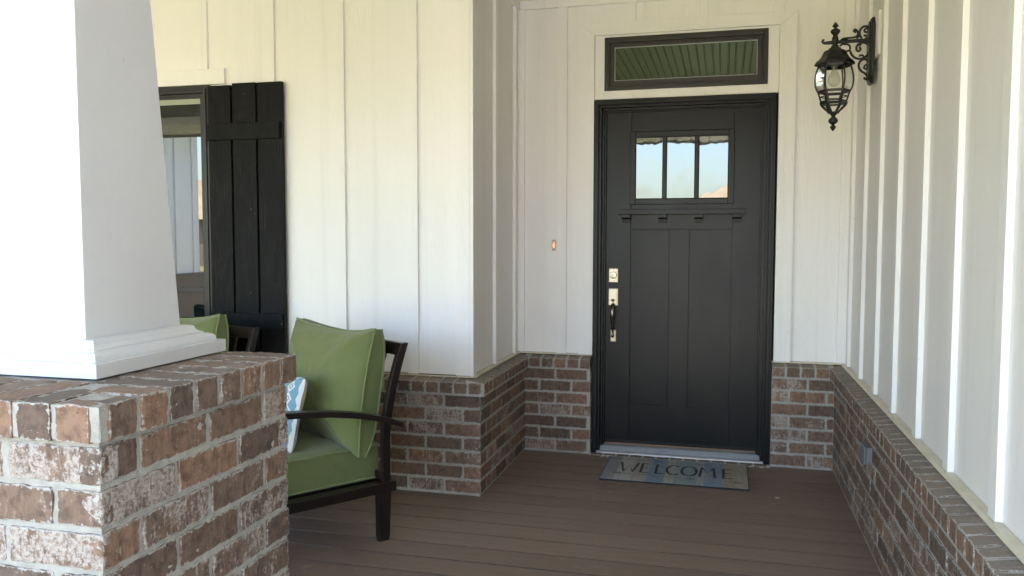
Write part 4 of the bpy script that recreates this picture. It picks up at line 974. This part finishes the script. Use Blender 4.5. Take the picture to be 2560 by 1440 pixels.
for s_ in (-1, 1): MB().lathe((-0.105, -0.0092, 1.291+s_*0.0285), [(0.0022, 0), (0.0018, 0.0012)], 10, axis='y').build('screw', MDARKM, db)

ob = thing('outlet_box', (1.548, -1.27, 0.42), 'grey weatherproof outlet cover set in the right brick wall', 'outlet')
MB().prism([(0.040*math.cos(a), 0.036*math.sin(a)+0.0) for a in [i*math.pi/10 for i in range(20)]], lambda p, t: (t, -1.225+p[0], 0.412+p[1]), 1.552, 1.523).build('round_cover', MGREY, ob, bevel=0.003)
MB().box((1.5255, -1.330, 0.376), (1.549, -1.235, 0.449)).build('box', MGREY, ob, bevel=0.003)
MB().box((1.5150, -1.330, 0.374), (1.5225, -1.235, 0.451)).build('lid', MGREY, ob, bevel=0.002)
MB().box((1.5226, -1.328, 0.377), (1.5254, -1.237, 0.448)).build('gasket', MGREYD, ob)
MB().lathe((1.538, -1.3302, 0.384), [(0.003, 0), (0.0025, 0.0015)], 12, axis='y').build('screw', MGREYD, ob)

MX0, MX1, MY0, MY1 = 0.277, 1.076, -0.594, -0.120
dm = thing('doormat', (0.676, -0.36, 0), 'rubber-backed door mat printed with weathered planks, arrows and the word WELCOME', 'doormat')
MB().box((MX0, MY0, 0.0003), (MX1, MY1, 0.009)).build('rubber_base', MRUB, dm, bevel=0.002)
m = NT('plank_print'); v = m.obj(); s3 = m.n('ShaderNodeSeparateXYZ', {0: v}); X_, Y_ = s3.outputs[0], s3.outputs[1]
xx = m.math('ADD', X_, 0.40)
cols_ = [(0.0, (0.231, 0.237, 0.288)), (0.055, (0.250, 0.244, 0.237)), (0.095, (0.388, 0.375, 0.375)), (0.205, (0.338, 0.312, 0.294)), (0.315, (0.188, 0.250, 0.338)), (0.43, (0.338, 0.350, 0.319)), (0.50, (0.237, 0.306, 0.319)), (0.65, (0.312, 0.338, 0.350)), (0.70, (0.188, 0.250, 0.350)), (0.83, (0.362, 0.294, 0.225)), (0.92, (0.375, 0.338, 0.288))]
rp_ = m.t.nodes.new('ShaderNodeValToRGB'); rp_.color_ramp.interpolation = 'CONSTANT'
m.set(rp_.inputs[0], m.math('DIVIDE', xx, 0.80))
while len(rp_.color_ramp.elements) < len(cols_): rp_.color_ramp.elements.new(0.5)
for e_, (p_, c_) in zip(rp_.color_ramp.elements, cols_): e_.position = p_; e_.color = (*c_, 1)
gr = m.noise(m.obj((1, 0.06, 1)), 95.0, 5, 0.7, 1.0); bl = m.noise(v, 9.0, 5, 0.7, 0.6); bl2 = m.noise(m.obj((1, 0.5, 1)), 16.0, 5, 0.65)
c_ = m.mix(m.math('MULTIPLY', m.sstep(gr, 0.42, 0.62), 0.3), rp_.outputs[0], (0.11, 0.10, 0.09))
c_ = m.mix(m.math('MULTIPLY', m.sstep(bl, 0.5, 0.68), 0.5), c_, (0.36, 0.35, 0.32))
c_ = m.mix(m.math('MULTIPLY', m.sstep(bl2, 0.54, 0.68), 0.35), c_, (0.16, 0.19, 0.24))
ww = m.n('ShaderNodeTexWave', {'Vector': m.obj((0.35, 1, 1)), 'Scale': 24.0, 'Distortion': 4.0, 'Detail': 2.0}, bands_direction='Y').outputs[1]
c_ = m.mix(m.math('MULTIPLY', m.math('MULTIPLY', m.math('GREATER_THAN', xx, 0.664), m.sstep(ww, 0.5, 0.9)), 0.4), c_, (0.07, 0.05, 0.035))
b = m.bsdf(Base_Color=c_, Roughness=0.85); m.set(b.inputs['Normal'], m.bump(gr, 0.5, 0.001))
MB().box((MX0+0.004, MY0+0.004, 0.0092), (MX1-0.004, MY1-0.004, 0.0115)).build('printed_top', m.m, dm)
def ribbons(strokes, x0_, y0_, sx_, sy_, th_, z_=0.0120):
    g = MB()
    for st_ in strokes:
        p = [Vector((x0_+a*sx_, y0_+b*sy_, 0)) for a, b in st_]; n_ = len(p); vs = []
        for i in range(n_):
            t = (p[min(i+1, n_-1)]-p[max(i-1, 0)]).normalized(); q = Vector((-t.y, t.x, 0))
            hw = th_*0.5*(0.8+0.45*abs(t.y))
            vs += [p[i]+q*hw, p[i]-q*hw]
        g.add([(v.x, v.y, z_) for v in vs]+[(v.x, v.y, z_+0.0006) for v in vs],
              [(2*i, 2*i+1, 2*i+3, 2*i+2) for i in range(n_-1)]+[(2*n_+2*i, 2*n_+2*i+2, 2*n_+2*i+3, 2*n_+2*i+1) for i in range(n_-1)])
    return g
def arc(cx, cy, rx_, ry_, a0_, a1_, n_=18): return [(cx+rx_*math.cos(R(a0_+(a1_-a0_)*i/n_)), cy+ry_*math.sin(R(a0_+(a1_-a0_)*i/n_))) for i in range(n_+1)]
LET = [('W', [[(0, 1), (0.28, 0), (0.52, 0.78), (0.78, 0), (1.0, 1)]], 0.362, 0.100),
       ('E', [[(0, 1), (0, 0)], [(0, 0.985), (0.95, 0.985)], [(0, 0.52), (0.75, 0.52)], [(0, 0.015), (1, 0.015)]], 0.486, 0.045),
       ('L', [[(0, 1), (0, 0)], [(0, 0.015), (1, 0.015)]], 0.571, 0.042),
       ('C', [arc(0.55, 0.5, 0.55, 0.5, 50, 310)], 0.629, 0.072),
       ('O', [arc(0.5, 0.5, 0.5, 0.5, 0, 360, 30)], 0.712, 0.082),
       ('M', [[(0, 0), (0.12, 1), (0.5, 0.42), (0.88, 1), (1, 0)]], 0.813, 0.084),
       ('E', [[(0, 1), (0, 0)], [(0, 0.985), (0.95, 0.985)], [(0, 0.52), (0.75, 0.52)], [(0, 0.015), (1, 0.015)]], 0.943, 0.048)]
g = MB()
for _, st_, lx, lw_ in LET:
    q = ribbons(st_, lx, -0.432, lw_, 0.190, 0.0120); g.add(q.v, q.f)
g.build('lettering', MINK, dm)
g = MB()
def arrow(xa, xb, y_, feather, dash):
    seg = []
    if dash:
        x = xa
        while x < xb: seg.append([(x, y_), (min(xb, x+0.014), y_)]); x += 0.026
    else: seg.append([(xa, y_), (xb, y_)])
    for k in range(3):
        fx = feather[0]+k*0.016*feather[1]
        for s_ in (-1, 1): seg.append([(fx, y_), (fx+0.012*feather[1], y_+s_*0.014)])
    ribbons(seg, 0, 0, 1, 1, 0.0034).build('arrow', MINK, dm)
arrow(0.285, 0.54, -0.176, (0.545, 1), False); arrow(0.62, 0.82, -0.186, (0.80, 1), True)
arrow(0.35, 0.56, -0.470, (0.335, 1), False); arrow(0.575, 0.78, -0.486, (0.745, 1), True); arrow(0.92, 1.02, -0.495, (1.0, 1), True)
# loose leaf scrap on the boards
tag(MB().prism([(-0.012, -0.004), (-0.004, -0.009), (0.006, -0.006), (0.013, 0.001), (0.005, 0.006), (-0.002, 0.003), (-0.009, 0.007)], lambda p, t: (1.212+p[0], -0.672+p[1], t+0.10*max(0, p[0])), 0.0006, 0.0030).build('leaf_scrap', MDRY), 'tiny tan leaf scrap lying on the deck boards right of the mat', 'leaf')

# ================================================================= BEYOND THE PORCH (seen in the glass, lights the porch)
wg = thing('garage_wing', (-7.0, -8.0, GZ), 'white house wing with gutter and downspout, seen only reflected in the window glass', 'building')
MB().box((-12, -8.0, 0.80), (-7.0, 3.9, 3.12)).build('wall', MS, wg)
BR = MB().box((-12.05, -8.05, GZ), (-6.93, 3.9, 0.799)); BR.build('brick_base', MFARB, wg)
for i in range(10):
    yy = -7.9+i*0.41; MB().box((-6.9998, yy, 0.801), (-6.975, yy+0.07, 3.0)).build('batten', MT, wg)
MB().box((-6.9998, -8.02, 3.001), (-6.972, 3.9, 3.119)).build('frieze_board', MT, wg)
MB().box((-12.3, -8.45, 3.121), (-6.45, 4.0, 3.16)).build('soffit', MCEIL, wg)
MB().prism([(-6.449, 3.32), (-6.32, 3.32), (-6.33, 3.24), (-6.37, 3.20), (-6.449, 3.18)], lambda p, t: (p[0], t, p[1]), -8.45, 4.0).build('gutter', MCOL, wg)
MB().tube([(-6.38, -8.2, 3.2), (-6.38, -8.2, 3.1), (-6.85, -8.08, 2.75), (-6.9, -8.08, 2.6), (-6.9, -8.08, 0.2), (-6.8, -8.12, 0.0)], 0.045, 8).build('downspout', MCOL, wg, smooth=True)
MB().hexa([(-12.5, -8.5, 3.17), (-6.44, -8.5, 3.17), (-6.44, 4, 3.17), (-12.5, 4, 3.17)], [(-9.6, -5, 5.0), (-9.3, -5, 5.0), (-9.3, 4, 5.0), (-9.6, 4, 5.0)]).build('roof', MSHINGD, wg)
def far_house(loc, w_, d_, eave, ridge, inset, label, wallm, roofm, x_peak=None):
    h = thing('brick_house', loc, label, 'house', 'houses across the street'); lx, ly, _ = loc
    MB().box((lx-w_/2, ly-d_/2, GZ), (lx+w_/2, ly+d_/2, GZ+eave)).build('wall', wallm, h)
    e_ = 0.5
    MB().hexa([(lx-w_/2-e_, ly-d_/2-e_, GZ+eave), (lx+w_/2+e_, ly-d_/2-e_, GZ+eave), (lx+w_/2+e_, ly+d_/2+e_, GZ+eave), (lx-w_/2-e_, ly+d_/2+e_, GZ+eave)],
              [(lx-w_/2+inset, ly-0.05, GZ+ridge), (lx+w_/2-inset, ly-0.05, GZ+ridge), (lx+w_/2-inset, ly+0.05, GZ+ridge), (lx-w_/2+inset, ly+0.05, GZ+ridge)]).build('roof', roofm, h)
    for k in range(4):
        wx = lx-w_/2+w_*(k+0.5)/4; f_ = MB().box((wx-0.7, ly+d_/2+0.01, GZ+0.8), (wx+0.7, ly+d_/2+0.05, GZ+2.3)).build('window', MCOL, h)
        sub(MB().box((wx-0.6, ly+d_/2+0.051, GZ+0.9), (wx+0.6, ly+d_/2+0.055, GZ+2.2)), 'pane', MPANE, f_)
far_house((5.6, -50, GZ), 16, 10, 2.7, 6.0, 5.4, 'low house across the street with tan hip roof seen in the door glass', MFARB, MSHING)
far_house((-19, -62, GZ), 18, 11, 2.7, 5.3, 6, 'brick house across the street left of the tan hip roof house', MFARB, MSHING)
far_house((-37, -45, GZ), 16, 11, 2.8, 5.8, 5, 'brown brick house far left across the street, seen in the window glass', MFARB, MSHING)
def tree(loc, h_, r_, seed, label):
    rnd = random.Random(seed); t = thing('street_tree', loc, label, 'tree', 'trees across the street'); lx, ly, lz_ = loc
    g = MB().tube([(lx, ly, lz_), (lx+0.1, ly, lz_+h_*0.3), (lx, ly+0.1, lz_+h_*0.6)], [0.18, 0.13, 0.06], 8)
    for k in range(6):
        a = rnd.random()*6.28; g.tube([(lx, ly, lz_+h_*(0.3+0.05*k)), (lx+math.cos(a)*r_*0.6, ly+math.sin(a)*r_*0.6, lz_+h_*(0.5+0.06*k))], [0.07, 0.02], 6)
    g.build('trunk', MBARK, t)
    g = MB(); cl_ = [(lx+rnd.gauss(0, r_*0.45), ly+rnd.gauss(0, r_*0.45), lz_+h_*(0.65+rnd.gauss(0, 0.14)), r_*rnd.uniform(0.25, 0.45)) for _ in range(14)]
    for k in range(1600):
        c = rnd.choice(cl_); d = Vector((rnd.gauss(0, 1), rnd.gauss(0, 1), rnd.gauss(0, 1))).normalized()*c[3]*rnd.uniform(0.6, 1.05)
        p = Vector(c[:3])+d; a = Vector((rnd.gauss(0, 1), rnd.gauss(0, 1), rnd.gauss(0, 1))).normalized(); b = a.orthogonal().normalized(); s_ = rnd.uniform(0.08, 0.17)
        g.add([p-a*s_, p+b*s_*0.6, p+a*s_, p-b*s_*0.6], [(0, 1, 2, 3)])
    g.build('crown', MLEAF, t)
tree((-24.5, -50, GZ), 6.5, 2.4, 1, 'green street tree between the two tan-roofed houses across the street')
tree((14.0, -46, GZ), 7.5, 2.8, 2, 'larger green tree right of the tan hip roof house')
